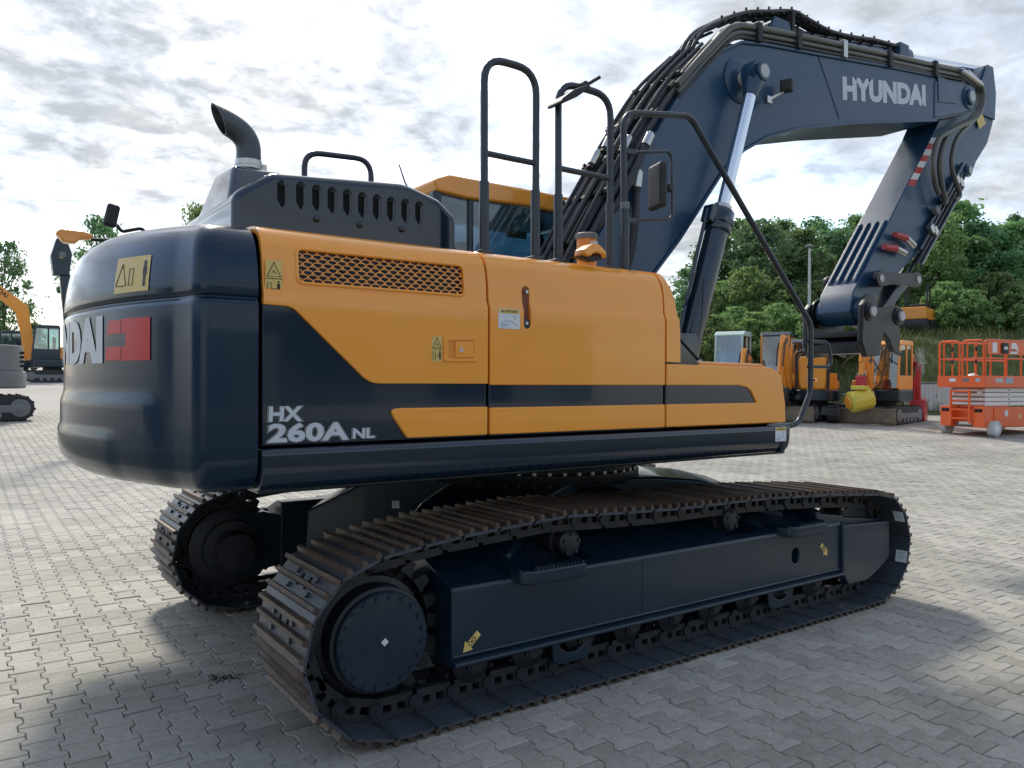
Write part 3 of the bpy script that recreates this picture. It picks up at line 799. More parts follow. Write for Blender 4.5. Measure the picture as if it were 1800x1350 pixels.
def hex_grille():
    # elongated hexagonal mesh
    s0, s1 = s_of_z(GZ0), s_of_z(GZ1)
    mb = MB(); rows = 8; dz = (s1 - s0) / rows; cw = .0445
    def P(x, s, o): y, z = sec(s); return Vector((x, y + o, z))
    def bar(a, b, w):
        (xa, sa), (xb, sb) = a, b
        if min(xa, xb) < GX0 - .004 or max(xa, xb) > GX1 + .004: 
            xa = min(max(xa, GX0), GX1); xb = min(max(xb, GX0), GX1)
            if abs(xa - xb) < 1e-4 and xa in (GX0, GX1): return
        d = Vector((xb - xa, sb - sa)); 
        if d.length < 1e-5: return
        nrm = Vector((-d.y, d.x)).normalized() * w
        q = [(xa + nrm.x, sa + nrm.y), (xb + nrm.x, sb + nrm.y), (xb - nrm.x, sb - nrm.y), (xa - nrm.x, sa - nrm.y)]
        vs = [P(x, s, .006) for x, s in q] + [P(x, s, .014) for x, s in q]
        mb.add(vs, [(0, 1, 2, 3), (7, 6, 5, 4), (0, 4, 5, 1), (1, 5, 6, 2), (2, 6, 7, 3), (3, 7, 4, 0)])
    w = .0019
    for r in range(rows):
        zc = s0 + dz * (r + .5); sh = cw * .5 if r % 2 else 0
        nx = int((GX1 - GX0) / cw) + 3
        for i in range(-1, nx):
            x = GX0 + sh + i * cw
            # each cell: two slanted ends to the next cell, flat top and bottom shared
            e = cw * .5; q = .0085
            bar((x - e, zc), (x - e + q, zc + dz * .5), w); bar((x - e, zc), (x - e + q, zc - dz * .5), w)
            bar((x - e, zc), (x - e - q, zc + dz * .5), w); bar((x - e, zc), (x - e - q, zc - dz * .5), w)
            bar((x - e + q, zc + dz * .5), (x + e - q, zc + dz * .5), w * .8)
    return mb.build('grille', 'yellow', y1, smooth=False)
hex_grille()
# raised rim round the grille
def rim(x0, x1, z0, z1, r, parent, matname='yellow', rad=.007):
    pts = fillet([(x0, 0, s_of_z(z0)), (x1, 0, s_of_z(z0)), (x1, 0, s_of_z(z1)), (x0, 0, s_of_z(z1))], r, 6, True)
    P = []
    for p in pts: y, z = sec(p.z); P.append((p.x, y - .001, z))
    MB().tube(P, rad, 8, closed=True).build('rim', matname, parent)
rim(GX0 - .004, GX1 + .004, GZ0 - .003, GZ1 + .003, .03, y1)
# middle door (pump side)
d2 = panel('middle_side_door', [(XB + .014, 1.315), (XC, 1.315), (XC, 1.90), (XB + .014, 1.90)], 'navy', ex, .025, -.014)
y2 = panel('upper_panel', [(XB + .014, 1.566), (XC, 1.566), (XC, s_of_z(2.10)), (XC - .005, s_of_z(2.165)), (XC - .018, S_TOP), (XB + .008, S_TOP), (XB + .012, s_of_z(2.13))], 'yellow', d2, .03)
panel('lower_panel', [(XB + .014, 1.457), (XC, 1.457), (XC, 1.325), (XB + .014, 1.325)], 'yellow', d2, .03)
# front tool box and the corner piece above it
tf = panel('corner_panel', fil([(XC + .012, 1.70), (-.025, 1.70), (-.03, 1.90), (-.05, 2.05), (-.095, s_of_z(2.17)), (-.12, S_TOP - .05), (XC - .006, S_TOP - .05), (XC + .008, s_of_z(2.13))], [0, 0, .2, .2, .1]), 'yellow', ex, .05)
tb = panel('tool_box', [(XC + .014, 1.325), (.97, 1.325), (.965, 1.45), (.94, 1.56), (.915, 1.625), (.88, 1.66), (.82, 1.682), (XC + .014, 1.69), (XC + .014, 1.566), (.50, 1.566), (.575, 1.555), (.62, 1.53), (.672, 1.457), (XC + .014, 1.457)], 'yellow', ex, .03)
panel('stripe', [(XC + .014, 1.45), (.70, 1.45), (.66, 1.575), (XC + .014, 1.575)], 'navy', tb, .02, -.012)
mb = MB(); mb.prism([(.965, 1.315), (.955, 1.45), (.93, 1.56), (.905, 1.62), (.87, 1.652), (.82, 1.672), (-.02, 1.68), (-.02, 1.315)], -1.335, -.76, 'y')
mb.build('tool_box_body', 'yellow', tb, bevel=.02, seg=3)
mb = MB(); mb.prism([(.20, 1.684), (.80, 1.682), (.84, 1.672), (.85, 1.690), (.78, 1.706), (.20, 1.712)], -1.31, -.80, 'y'); mb.build('tool_box_lid', 'yellow', tb, bevel=.008)
mb = MB(); mb.prism([(-.06, 1.66), (.175, 1.685), (.175, 1.86), (.155, 1.875), (-.06, 1.88)], -1.33, -.86, 'y'); bx = mb.build('fuel_pump_box', 'navy', ex, bevel=.012)
mb = MB(); mb.tube([(-.02, -1.333, 1.86), (.14, -1.333, 1.74), (.17, -1.333, 1.72)], .006, 6); mb.build('box_seam', 'dark', bx)
MB().cyl((.0, -1.0, 1.875), (.0, -1.0, 1.885), .03, n=12).build('box_bolt', 'black', bx)
# door handle, paddle latch and stickers
mb = MB(); mb.prism(fillet2([(-1.617, 1.791), (-1.432, 1.798), (-1.431, 1.678), (-1.617, 1.675)], .01), -1.371, -1.378); lt = mb.build('latch', 'yellow', y1, bevel=.003)
cut(lt, MB().prism([(-1.592, 1.774), (-1.451, 1.778), (-1.451, 1.694), (-1.592, 1.691)], -1.33, -1.40))
MB().prism([(-1.595, 1.776), (-1.448, 1.781), (-1.447, 1.691), (-1.595, 1.688)], -1.3703, -1.3712).build('latch_recess', 'amber', lt, smooth=False)
MB().prism([(-1.555, 1.772), (-1.454, 1.775), (-1.454, 1.697), (-1.555, 1.694)], -1.3713, -1.3795).build('latch_paddle', 'yellow', lt, bevel=.003)
q = [(-1.524, -1.380, 1.732)][0]
MB().cyl((q[0], -1.3795, q[2]), (q[0], -1.383, q[2]), .011, n=16).build('latch_lock', 'steel', lt)
hq = [(-1.128, 2.063), (-1.127, 1.849)]
hx, hz0, hz1 = hq[0][0], hq[1][1], hq[0][1]
mb = MB(); mb.prism([(hx + .022 * math.cos(a), (hz1 - .022 if math.sin(a) > 0 else hz0 + .022) + .022 * math.sin(a)) for a in [R(15 * k + 7.5) for k in range(24)]], -1.25, -1.45)
cut(y2, mb)
mb = MB(); mb.prism([(hx + .027 * math.cos(a), (hz1 - .022 if math.sin(a) > 0 else hz0 + .022) + .027 * math.sin(a)) for a in [R(15 * k + 7.5) for k in range(24)]], -1.336, -1.346); hp = mb.build('handle_pocket', mat('pocket_brown', (.20, .06, .02), .5), y2, smooth=False)
for z in (hz1 - .028, hz0 + .028):
    MB().cyl((hx, -1.346, z), (hx, -1.362, z), .009, n=10).build('handle_bolt', 'steel', hp)
def sticker(parent, pts, y, plate, marks, t=.0012):
    # plate outline and black marks, both flat on the panel
    o = MB().prism(pts, y, y - t).build('warning_sticker', plate, parent, smooth=False)
    return o
def wsym(parent, x0, x1, z0, z1, y, yfun=None, kind='tri_top'):
    # warning sticker: frame, triangle, man and arrow
    o = MB().prism([(x0, z0), (x1, z0), (x1, z1), (x0, z1)], y, y - .0012).build('warning_sticker', 'sticker', parent, smooth=False)
    w, h = x1 - x0, z1 - z0; yy = y - .0022
    mb = MB(); rr = .004 * min(1, w / .1) + .0008
    if kind == 'tri_top':
        T = [(x0 + .1 * w, z0 + .56 * h), (x0 + .9 * w, z0 + .56 * h), (x0 + .5 * w, z0 + .95 * h)]
        mb.tube([(a, yy, b) for a, b in T], rr * .7, 4, closed=True)
        mb.tube([(x0 + .38 * w, yy, z0 + .66 * h), (x0 + .5 * w, yy, z0 + .72 * h), (x0 + .62 * w, yy, z0 + .64 * h)], rr * .5, 4)
        mb.tube([(x0 + .02 * w, yy, z0 + .5 * h), (x0 + .98 * w, yy, z0 + .5 * h)], rr * .4, 4)
        bx0, bz = x0, z0 + .08 * h; bh = .36 * h; bw = w
    else:
        T = [(x0 + .06 * w, z0 + .12 * h), (x0 + .44 * w, z0 + .12 * h), (x0 + .25 * w, z0 + .88 * h)]
        mb.tube([(a, yy, b) for a, b in T], rr * .7, 4, closed=True)
        bx0, bz = x0 + .42 * w, z0 + .15 * h; bh = .65 * h; bw = .58 * w
    mb.tube([(bx0 + .12 * bw, yy, bz), (bx0 + .34 * bw, yy, bz), (bx0 + .34 * bw, yy, bz + bh * .85), (bx0 + .12 * bw, yy, bz + bh * .85)], rr * .4, 4, closed=True)
    mb.tube([(bx0 + .42 * bw, yy, bz + bh * .4), (bx0 + .62 * bw, yy, bz + bh * .4)], rr * .5, 4)
    mx = bx0 + .78 * bw
    mb.box(mx - .05 * bw, mx + .05 * bw, yy - .0004, yy + .0004, bz + .85 * bh, bz + bh)
    mb.box(mx - .09 * bw, mx + .09 * bw, yy - .0004, yy + .0004, bz + .42 * bh, bz + .80 * bh)
    mb.box(mx - .09 * bw, mx - .02 * bw, yy - .0004, yy + .0004, bz, bz + .42 * bh); mb.box(mx + .02 * bw, mx + .09 * bw, yy - .0004, yy + .0004, bz, bz + .42 * bh)
    mb.build('sticker_symbol', 'ink', o, smooth=False)
    return o
q = [(-2.446, 1.918), (-2.376, 2.067)]
wsym(y1, q[0][0], q[1][0], 1.925, 2.075, -1.362)
q = [(-1.678, 1.676), (-1.624, 1.791)]
wsym(y1, q[0][0], q[1][0], q[0][1], q[1][1], -1.3705)
def caution(parent, x0, x1, z0, z1, y):
    o = MB().prism([(x0, z0), (x1, z0), (x1, z1), (x0, z1)], y, y - .0012).build('caution_sticker', 'wsticker', parent, smooth=False)
    h = z1 - z0; w = x1 - x0
    MB().prism([(x0 + .02 * w, z0 + .76 * h), (x1 - .02 * w, z0 + .76 * h), (x1 - .02 * w, z1 - .02 * h), (x0 + .02 * w, z1 - .02 * h)], y - .0013, y - .002).build('sticker_header', 'sticker', o, smooth=False)
    flat_text('sticker_text', 'CAUTION', h * .13, basis((x0 + .28 * w, y - .0024, z0 + .805 * h), (1, 0, 0), (0, 0, 1)), 'ink', o, bold=.03, width=w * .58)
    mb = MB()
    mb.prism([(x0 + .12 * w, z0 + .81 * h), (x0 + .24 * w, z0 + .81 * h), (x0 + .18 * w, z0 + .95 * h)], y - .0021, y - .0026)
    mb.build('sticker_triangle', 'ink', o, smooth=False)
    mb = MB(); yy = y - .0016
    mb.tube([(x0 + .1 * w, yy, z0 + .25 * h), (x0 + .4 * w, yy, z0 + .42 * h), (x0 + .65 * w, yy, z0 + .36 * h), (x0 + .9 * w, yy, z0 + .15 * h)], .0015, 4)
    for k in range(3): mb.tube([(x0 + .1 * w, yy, z0 + (.10 + .06 * k) * h), (x0 + (.35 + .08 * k) * w, yy, z0 + (.10 + .06 * k) * h)], .0012, 4)
    mb.tube([(x0 + .75 * w + .05 * w * math.cos(R(30 * k)), yy, z0 + .58 * h + .09 * h * math.sin(R(30 * k))) for k in range(12)], .0012, 4, closed=True)
    mb.build('sticker_symbol', 'bluegrey', o, smooth=False)
q = [(-1.308, 1.844), (-1.178, 1.943)]
caution(y2, q[0][0], q[1][0], q[0][1], q[1][1], -1.3705)
q = [(0.833, 1.195), (0.969, 1.290)]
caution(sk, q[0][0], .945, 1.205, 1.295, -1.3905)
# model badge
badge = [(-2.433, 1.419), (-2.432, 1.328), (-2.433, 1.479), (-2.081, 1.331), (-2.268, 1.477), (-1.957, 1.326), (-2.073, 1.330), (-2.081, 1.410), (-2.280, 1.415)]
by = -1.3555
m1 = basis((-2.418, by, 1.405), (1, 0, 0.0), (0.0, 0, 1))
def badge_text(body, x, z, h, w):
    o = flat_text('badge_outline', body, h * 1.10, basis((x - .008, by - .001, z - h * .05), (1, 0, 0), (0.04, 0, 1)), 'grey', d1, bold=.075, width=w + .018)
    flat_text('badge_letters', body, h, basis((x, by - .0025, z), (1, 0, 0), (0.04, 0, 1)), 'silver', o, bold=.035, width=w)
badge_text('HX', badge[0][0] + .004, badge[0][1] - .004, .062, badge[8][0] - badge[0][0] - .012)
badge_text('260A', badge[1][0], badge[1][1], .080, badge[7][0] - badge[1][0])
badge_text('NL', badge[6][0] + .012, badge[6][1] + .002, .045, badge[5][0] - badge[6][0] - .015)

# ---------------------------------------------------------------- counterweight
CX, CR = -0.23, 2.79
def cw_outline():
    ye = 1.37; phi = math.asin(1.20 / CR)
    xa = CX - CR * math.cos(phi)
    pts = [(-2.475, -ye), (-2.56, -ye)]
    # corner from the flank into the rear arc
    c = fillet([(-2.56, -ye, 0), (-2.705, -ye, 0), (xa, -1.20, 0)], .20, 8)
    pts += [(p.x, p.y) for p in c[1:]]
    n = 60
    for k in range(1, n):
        a = -phi + 2 * phi * k / n
        pts.append((CX - CR * math.cos(a), CR * math.sin(a)))
    pts += [(p.x, -p.y) for p in c[1:][::-1]] + [(-2.56, ye), (-2.475, ye)]
    return pts
def sstep(a, b, x):
    t = min(1, max(0, (x - a) / (b - a))); return t * t * (3 - 2 * t)
def cw_bulge(y, z):
    ya = abs(y); e = 1.06 + (1.52 - z) * .22
    b = .016 * sstep(e + .05, e - .05, ya) * sstep(1.535, 1.475, z)
    b += .012 * sstep(.80, .76, ya) * sstep(1.365, 1.335, z)
    return b
CWP = [(.34, 1.12), (.16, 1.124), (.09, 1.138), (.045, 1.165), (.015, 1.205), (.003, 1.25)] + [(0, 1.25 + .0225 * k) for k in range(1, 15)] + \
      [(0, 1.60), (0, 1.75), (0, 1.885), (.002, 1.898), (.016, 1.906), (.018, 1.918), (.004, 1.926), (0, 1.94), (.004, 1.98), (.012, 2.03), (.026, 2.09), (.050, 2.145), (.085, 2.185), (.135, 2.215), (.21, 2.234), (.32, 2.244), (.45, 2.250)]
def build_cw():
    ol = cw_outline(); n = len(ol); v = []; K = len(CWP)
    nrm = []
    for i in range(n):
        a = Vector(ol[max(i - 1, 0)]); b = Vector(ol[min(i + 1, n - 1)]); t = (b - a).normalized(); nrm.append(Vector((-t.y, t.x)))
    for j, (ins, z) in enumerate(CWP):
        for i in range(n):
            p = Vector(ol[i]); nn = nrm[i]
            if nn.dot(Vector((-1, 0)) if i not in (0, 1, n - 1, n - 2) else Vector((0, -1 if i < 3 else 1))) < 0: nn = -nn
            crown = .055 * (1 - (abs(p.y) / 1.37) ** 2) * sstep(1.95, 2.25, z)
            bu = cw_bulge(p.y, z) if 1 < i < n - 2 else 0
            q = Vector((-2.475 + (p.x + nn.x * bu + 2.475) * (1 - ins / .56), (p.y + nn.y * bu) * (1 - ins / 1.37)))
            v.append((q.x, q.y, z + crown))
    f = [(j * n + i, j * n + i + 1, (j + 1) * n + i + 1, (j + 1) * n + i) for j in range(K - 1) for i in range(n - 1)]
    f.append([(K - 1) * n + i for i in range(n)]); f.append([i for i in range(n)])
    f.append([j * n for j in range(K)] + [j * n + n - 1 for j in range(K - 1, -1, -1)])
    return MB().add(v, f).build('counterweight', 'cast_navy', ex, angle=55)
cw = build_cw()
def cw_pt(y, z, off):
    ins = float(np.interp(z, [p[1] for p in CWP], [p[0] for p in CWP]))
    a = math.asin(max(-.49, min(.49, y / CR))); r = CR + off + .0015
    x_ = CX - r * math.cos(a)
    return Vector((-2.475 + (x_ + 2.475) * (1 - ins / .56), r * math.sin(a) * (1 - ins / 1.37), z + .055 * (1 - (y / 1.37) ** 2) * sstep(1.95, 2.25, z)))
def on_cw(v2, faces, name, matname, parent, off=.002):
    bm = bmesh.new(); vs = [bm.verts.new((p[0], p[1], 0)) for p in v2]
    for f in faces:
        try: bm.faces.new([vs[i] for i in f])
        except ValueError: pass
    for k in range(-26, 27): bmesh.ops.bisect_plane(bm, geom=bm.verts[:] + bm.edges[:] + bm.faces[:], plane_co=(k * .05, 0, 0), plane_no=(1, 0, 0))
    for k in range(0, 12): bmesh.ops.bisect_plane(bm, geom=bm.verts[:] + bm.edges[:] + bm.faces[:], plane_co=(0, 1.60 + k * .05, 0), plane_no=(0, 1, 0))
    for v in bm.verts: v.co = cw_pt(v.co.x, v.co.y, off)
    me = bpy.data.meshes.new(name); bm.to_mesh(me); bm.free(); me.materials.append(M[matname] if isinstance(matname, str) else matname); finish(me, True)
    return obj(name, me, parent)
tv, tf_, tw = text_mesh('HYUNDAI', .215, bold=.06)
W = 1.42
on_cw([(.76 - p.x * W / tw, 1.655 + p.y) for p in tv], tf_, 'lettering', 'silver', cw)
def quad(a, b, c, d): return [(a, c), (b, c), (b, d), (a, d)]
on_cw([(-.705, 1.782), (-.83, 1.782), (-.83, 1.842), (-.720, 1.842)], [(0, 1, 2, 3)], 'emblem_bar', 'red', cw)
on_cw([(-.685, 1.668), (-.83, 1.668), (-.83, 1.728), (-.70, 1.728)], [(0, 1, 2, 3)], 'emblem_bar', 'red', cw)
on_cw([(-.834, 1.666), (-1.045, 1.666), (-1.045, 1.845), (-.834, 1.845), (-.834, 1.782), (-.868, 1.782), (-.868, 1.728), (-.834, 1.728)], [(0, 1, 2, 3, 4, 5, 6, 7)], 'emblem_block', 'red', cw)
st = on_cw(quad(-.765, -1.03, 1.955, 2.095), [(0, 1, 2, 3)], 'warning_sticker', 'sticker', cw)
def cw_line(pts, r, name, parent, matname='ink'):
    P = [cw_pt(a, b, .003) for a, b in pts]; MB().tube(P, r, 4, closed=True).build(name, matname, parent, smooth=False)
cw_line([(-.78, 1.985), (-.83, 1.985), (-.865, 1.985), (-.822, 2.07)], .0022, 'sticker_symbol', st)
cw_line(quad(-.885, -.915, 1.985, 2.05), .0015, 'sticker_symbol', st)
cw_line([(-.93, 2.018), (-.96, 2.018)], .002, 'sticker_symbol', st)
on_cw(quad(-.985, -1.012, 2.02, 2.05), [(0, 1, 2, 3)], 'sticker_symbol', 'ink', st, .003)
on_cw(quad(-.99, -1.007, 1.975, 2.075), [(0, 1, 2, 3)], 'sticker_symbol', 'ink', st, .0035)


# ================================================================== engine hood, exhaust, cab, rails
HY = -1.0
mb = MB()
hp = fil([(-2.475, 2.20), (-2.475, 2.42), (-2.30, 2.535), (-1.62, 2.585), (-1.42, 2.53), (-1.318, 2.45), (-1.318, 2.20)], [0, .10, .12, .25, .10, .06])
mb.prism(hp, HY, .72, 'y')
hood = mb.build('engine_hood', 'navy', ex, bevel=.042, seg=4)
bake(hood)
slots = MB()
SL = [(-2.254, 2.499), (-2.166, 2.504), (-2.089, 2.502), (-2.013, 2.502), (-1.935, 2.503), (-1.858, 2.500), (-1.780, 2.500), (-1.703, 2.499), (-1.624, 2.499), (-1.546, 2.498)]
SLB = [(-2.249, 2.379), (-2.157, 2.381), (-2.083, 2.383), (-2.004, 2.382), (-1.929, 2.380), (-1.852, 2.379), (-1.773, 2.377), (-1.696, 2.378), (-1.617, 2.382), (-1.536, 2.383)]
for (x, z1), (xb, z0) in zip(SL, SLB):
    w = .0235
    slots.prism([(x - w * .4, z1 + .004), (x - w, z1 - .014), (x - w, z0 + .03), (x - w * .2, z0), (x + w * .5, z0), (x + w, z0 + .03), (x + w, z1 - .014), (x + w * .4, z1 + .004)], HY - .2, HY + .035, 'y')
cut(hood, slots)
hood.modifiers.new('wn', 'WEIGHTED_NORMAL')
mb = MB()
for (x, z1), (xb, z0) in zip(SL, SLB):
    mb = MB(); w = .0225
    mb.prism([(x - w, z1 - .012), (x - w, z0 + .03), (x - w * .2, z0 + .001), (x + w * .5, z0 + .001), (x + w, z0 + .03), (x + w, z1 - .012)], HY + .030, HY + .034, 'y')
    mb.build('louvre', 'dark', hood, smooth=False)
for x, z in [(-2.091, 2.344), (-1.873, 2.343), (-1.645, 2.347)]:
    MB().lathe((x, HY - .001, z), (0, -1, 0), [(0, .017), (.008, .015), (.014, .008), (.016, .002)], 12).build('hood_bolt', 'navy', hood)
# tower for the exhaust
mb = MB()
mb.add([(-2.478, -.93, 2.38), (-2.06, -.93, 2.50), (-2.06, -.30, 2.50), (-2.478, -.30, 2.38),
        (-2.42, -.80, 2.595), (-2.20, -.80, 2.590), (-2.20, -.50, 2.610), (-2.42, -.50, 2.615)],
       [(3, 2, 1, 0), (4, 5, 6, 7), (0, 1, 5, 4), (1, 2, 6, 5), (2, 3, 7, 6), (3, 0, 4, 7)])
tw_ = mb.build('exhaust_tower', 'navy', ex, bevel=.03, seg=3)
eb = Vector([(-2.306, -0.660, 2.645)][0])
path = [eb + Vector((0, 0, -.08))] + [Vector(p) for p in [(-2.306, -0.660, 2.689), (-2.309, -0.660, 2.731), (-2.325, -0.660, 2.767), (-2.356, -0.660, 2.797), (-2.399, -0.660, 2.819), (-2.444, -0.660, 2.835), (-2.507, -0.660, 2.852)]]
mb = MB(); mb.tube(curve(path, 6), .058, 20, caps=False)
pts = curve(path, 6)
exo = mb.build('exhaust_pipe', 'exhaust', ex)
# slanted mouth: cut the end and add the inner wall
c = MB(); (tx, tz), (bx_, bz) = [(-2.484, 2.908), (-2.423, 2.779)]
dx_, dz_ = (tx - bx_), (tz - bz)
c.prism([(tx + dx_ * 2, tz + dz_ * 2), (bx_ - dx_ * 2, bz - dz_ * 2), (bx_ - dx_ * 2 - .6, bz - dz_ * 2), (tx + dx_ * 2 - .6, tz + dz_ * 2)], eb.y - .3, eb.y + .3, 'y')
so = exo.modifiers.new('solid', 'SOLIDIFY'); so.thickness = .005
bake(exo); cut(exo, c)
mb = MB(); mb.cyl(eb + Vector((0, 0, -.03)), eb + Vector((0, 0, .012)), .064, n=24); mb.cyl(eb + Vector((0, 0, -.015)), eb + Vector((0, 0, -.003)), .0665, n=24)
mb.box(eb.x + .058, eb.x + .085, eb.y - .015, eb.y + .015, eb.z - .025, eb.z + .005)
mb.build('exhaust_clamp', 'steel', exo)
# rail on the hood
def rail(name, pts, r, rad, parent=ex, matname='railpaint', n=10):
    return MB().tube(fillet(pts, rad, 6), r, n).build(name, matname, parent)
a, b = [(-1.984, -0.550, 2.650), (-1.605, -0.550, 2.636)]
rail('hood_rail', [(a[0], -.55, 2.45), (a[0], -.55, a[2] + .135), (b[0], -.55, a[2] + .155), (b[0], -.55, 2.45)], .0155, .09, hood)
# cooler bay cover between hood and cab
MB().box(-1.31, -.78, -.92, 1.25, 2.18, 2.262).build('deck_plate', 'navy_dull', ex, bevel=.01)

# ---------------------------------------------------------------- cab (far side)
cb = sub('cab')
CY0, CY1 = .48, 1.42
prof = [(-.66, 1.31), (-.66, 2.95), (.98, 2.95), (1.28, 2.2), (1.30, 1.31)]
mb = MB()
mb.prism([(-.62, 3.0), (-.64, 3.06), (-.50, 3.115), (.2, 3.11), (.86, 3.10), (1.06, 3.06), (1.06, 2.985), (.60, 2.955), (.25, 2.975), (-.35, 2.955), (-.62, 2.975)], CY0 - .02, CY1 + .02, 'y')
rf = mb.build('cab_roof', 'yellow', cb, bevel=.03, seg=3)
for x, y in ((-.38, .55), (.18, .55), (.55, .55)): MB().box(x - .02, x + .02, y - .02, y + .02, 3.105, 3.128).build('roof_bolt', 'grey', rf, bevel=.004)
mb = MB(); mb.tube([(-.60, .9, 3.05), (-.66, .88, 3.12), (-.72, .86, 3.24)], .006, 6); mb.build('antenna', 'black', rf)
def post(a, b, w=.035, name='cab_pillar'):
    a, b = Vector(a), Vector(b)
    d = (b - a).normalized(); u = Vector((0, 1, 0)); v_ = d.cross(u).normalized()
    vs = [p + u * i * w + v_ * j * w for p in (a, b) for i, j in ((-1, -1), (1, -1), (1, 1), (-1, 1))]
    return MB().add(vs, [(0, 1, 2, 3), (7, 6, 5, 4), (0, 4, 5, 1), (1, 5, 6, 2), (2, 6, 7, 3), (3, 7, 4, 0)]).build(name, 'navy_dull', cb, bevel=.01)
for y in (CY0 + .03, CY1 - .03):
    post((-.62, y, 1.3), (-.60, y, 2.98)); post((1.24, y, 1.9), (.98, y, 2.99)); post((1.25, y, 1.3), (1.25, y, 1.92)); post((-.30, y, 2.2), (-.30, y, 2.97), .022)
    MB().prism([(-.60, 1.31), (-.60, 2.30), (.5, 2.26), (1.22, 1.75), (1.22, 1.31)], y - .02, y + .02, 'y').build('cab_side', 'navy_dull', cb, bevel=.01)
    MB().prism([(-.57, 2.28), (-.56, 2.97), (.95, 2.97), (1.20, 1.92), (1.20, 1.77), (.5, 2.25)], y - .004, y + .004, 'y').build('side_window', 'glass', cb, smooth=False)
MB().box(-.615, -.607, CY0 + .06, CY1 - .06, 2.2, 2.97).build('rear_window', 'glass', cb, smooth=False)
MB().box(-.63, -.60, CY0 + .05, CY1 - .05, 1.31, 2.2).build('cab_rear', 'navy_dull', cb, bevel=.01)
mb = MB(); mb.add([(1.26, CY0 + .06, 1.7), (1.26, CY1 - .06, 1.7), (1.0, CY1 - .06, 2.97), (1.0, CY0 + .06, 2.97)], [(0, 1, 2, 3)]); mb.build('windscreen', 'glass', cb, smooth=False)
mb = MB(); mb.box(-.1, .35, .75, 1.15, 1.5, 1.85); mb.box(-.2, -.05, .75, 1.15, 1.8, 2.5); mb.box(-.18, -.06, .85, 1.05, 2.5, 2.72); mb.build('operator_seat', 'black', cb, bevel=.05, seg=3)
MB().box(.1, .3, CY0 + .12, CY0 + .125, 2.74, 2.80).build('window_label', 'sticker', cb, smooth=False)
# mirrors on the far flank, seen above the counterweight
mb = MB(); mb.box(-.04, .04, -.025, .025, -.078, .078, Matrix.Translation([(-2.639, 1.250, 2.677)][0]) @ Matrix.Rotation(R(12), 4, 'Y')); fm = mb.build('far_mirror', 'black', ex, bevel=.02, seg=3)
q = Vector([(-2.608, 1.250, 2.617)][0]); MB().tube(fillet([q, q + Vector((.03, 0, -.04)), q + Vector((.16, 0, -.0)), q + Vector((.2, 0, -.12))], .03), .012, 8).build('mirror_arm', 'black', fm)
p0 = Vector([(-2.820, 1.550, 2.563)][0])
mb = MB(); mb.prism([(-.12, .01), (-.09, .035), (.06, .033), (.11, .01), (.09, -.012), (.03, -.018), (.0, -.05), (-.07, -.05)], -.05, .05, 'y', Matrix.Translation(p0)); ol_ = mb.build('work_light', 'yellow', ex, bevel=.01)
q = p0 + Vector((.1, 0, -.01)); MB().tube([q, q + Vector((.12, -.05, .0)), q + Vector((.25, -.15, -.06)), q + Vector((.3, -.22, -.1))], .012, 8).build('light_arm', 'black', ol_)

# ---------------------------------------------------------------- guard rails on the right deck
RY = -1.2
def guard(x0, x1, zt):
    o = rail('guard_rail', [(x0, RY, 2.22), (x0 - .005, RY, zt), (x1, RY, zt), (x1 + .0, RY, 2.22)], .0195, .13, ex, n=14)
    for x in (x0, x1):
        MB().cyl((x, RY, 2.22), (x - .003, RY, 2.60), .0255, n=14).build('rail_sleeve', 'railpaint', o)
        MB().box(x - .035, x + .035, RY - .03, RY + .06, 2.22, 2.25).build('rail_foot', 'railpaint', o, bevel=.005)
    MB().cyl((x0, RY, 2.745), (x1, RY, 2.745), .016, n=12).build('rail_crossbar', 'railpaint', o)
    return o
g1 = guard(-1.28, -.955, 3.235); g2 = guard(-.80, -.425, 3.215)
# mirror folded down on the second rail
a, b = Vector([(-0.880, -1.250, 3.050)][0]), Vector([(-0.659, -1.250, 3.186)][0])
mb = MB(); d = (b - a).normalized(); m = basis((a + b) / 2, d, d.cross(Vector((0, 1, 0))).normalized())
mb.prism([(-.125, 0), (-.10, .018), (.0, .030), (.10, .020), (.125, 0), (.0, -.012), (-.10, -.008)], -.07, .07, 'z', m)
mr = mb.build('folded_mirror', 'black', g2, bevel=.012, seg=3)
a, b = [(-0.779, -1.220, 3.125), (-0.526, -1.220, 3.294)]
mb = MB(); mb.tube([a, b], .010, 10); mb.lathe(Vector(a) * .45 + Vector(b) * .55 + Vector((0, -.02, 0)), (0, 1, 0), [(0, .025), (.03, .03), (.06, .02)], 14); mb.build('mirror_stem', 'black', mr)
# front rail: from the deck forward and down round the tool box
F = [(-0.310, -1.200, 2.249), (-0.306, -1.200, 3.122), (0.235, -1.200, 3.233), (1.489, -1.200, 2.001), (1.453, -1.200, 1.415), (1.277, -1.200, 1.251)]
fr_ = MB().tube(fillet([F[0], (F[1][0] - .02, -1.2, F[1][2] + .02), (F[2][0], -1.2, F[2][2]), (F[3][0], -1.2, F[3][2]), (F[3][0] - .0, -1.2, 1.52), (F[4][0] - .10, -1.2, 1.30), (1.0, -1.2, 1.255)], .12, 7), .0195, 14).build('front_handrail', 'railpaint', ex)
MB().cyl((F[0][0], -1.2, 2.22), (F[0][0], -1.2, 2.62), .025, n=14).build('rail_sleeve', 'railpaint', fr_)
MB().cyl((F[0][0], -1.2, 2.585), (F[0][0], -1.2, 2.625), .028, n=14).build('rail_collar', 'grey', fr_)
B = [(-0.269, -1.200, 2.921), (0.071, -1.200, 2.986), (0.083, -1.200, 2.577), (-0.267, -1.200, 2.524)]
rail('mirror_frame', [B[0], B[1], B[2], B[3]], .0095, .05, fr_)
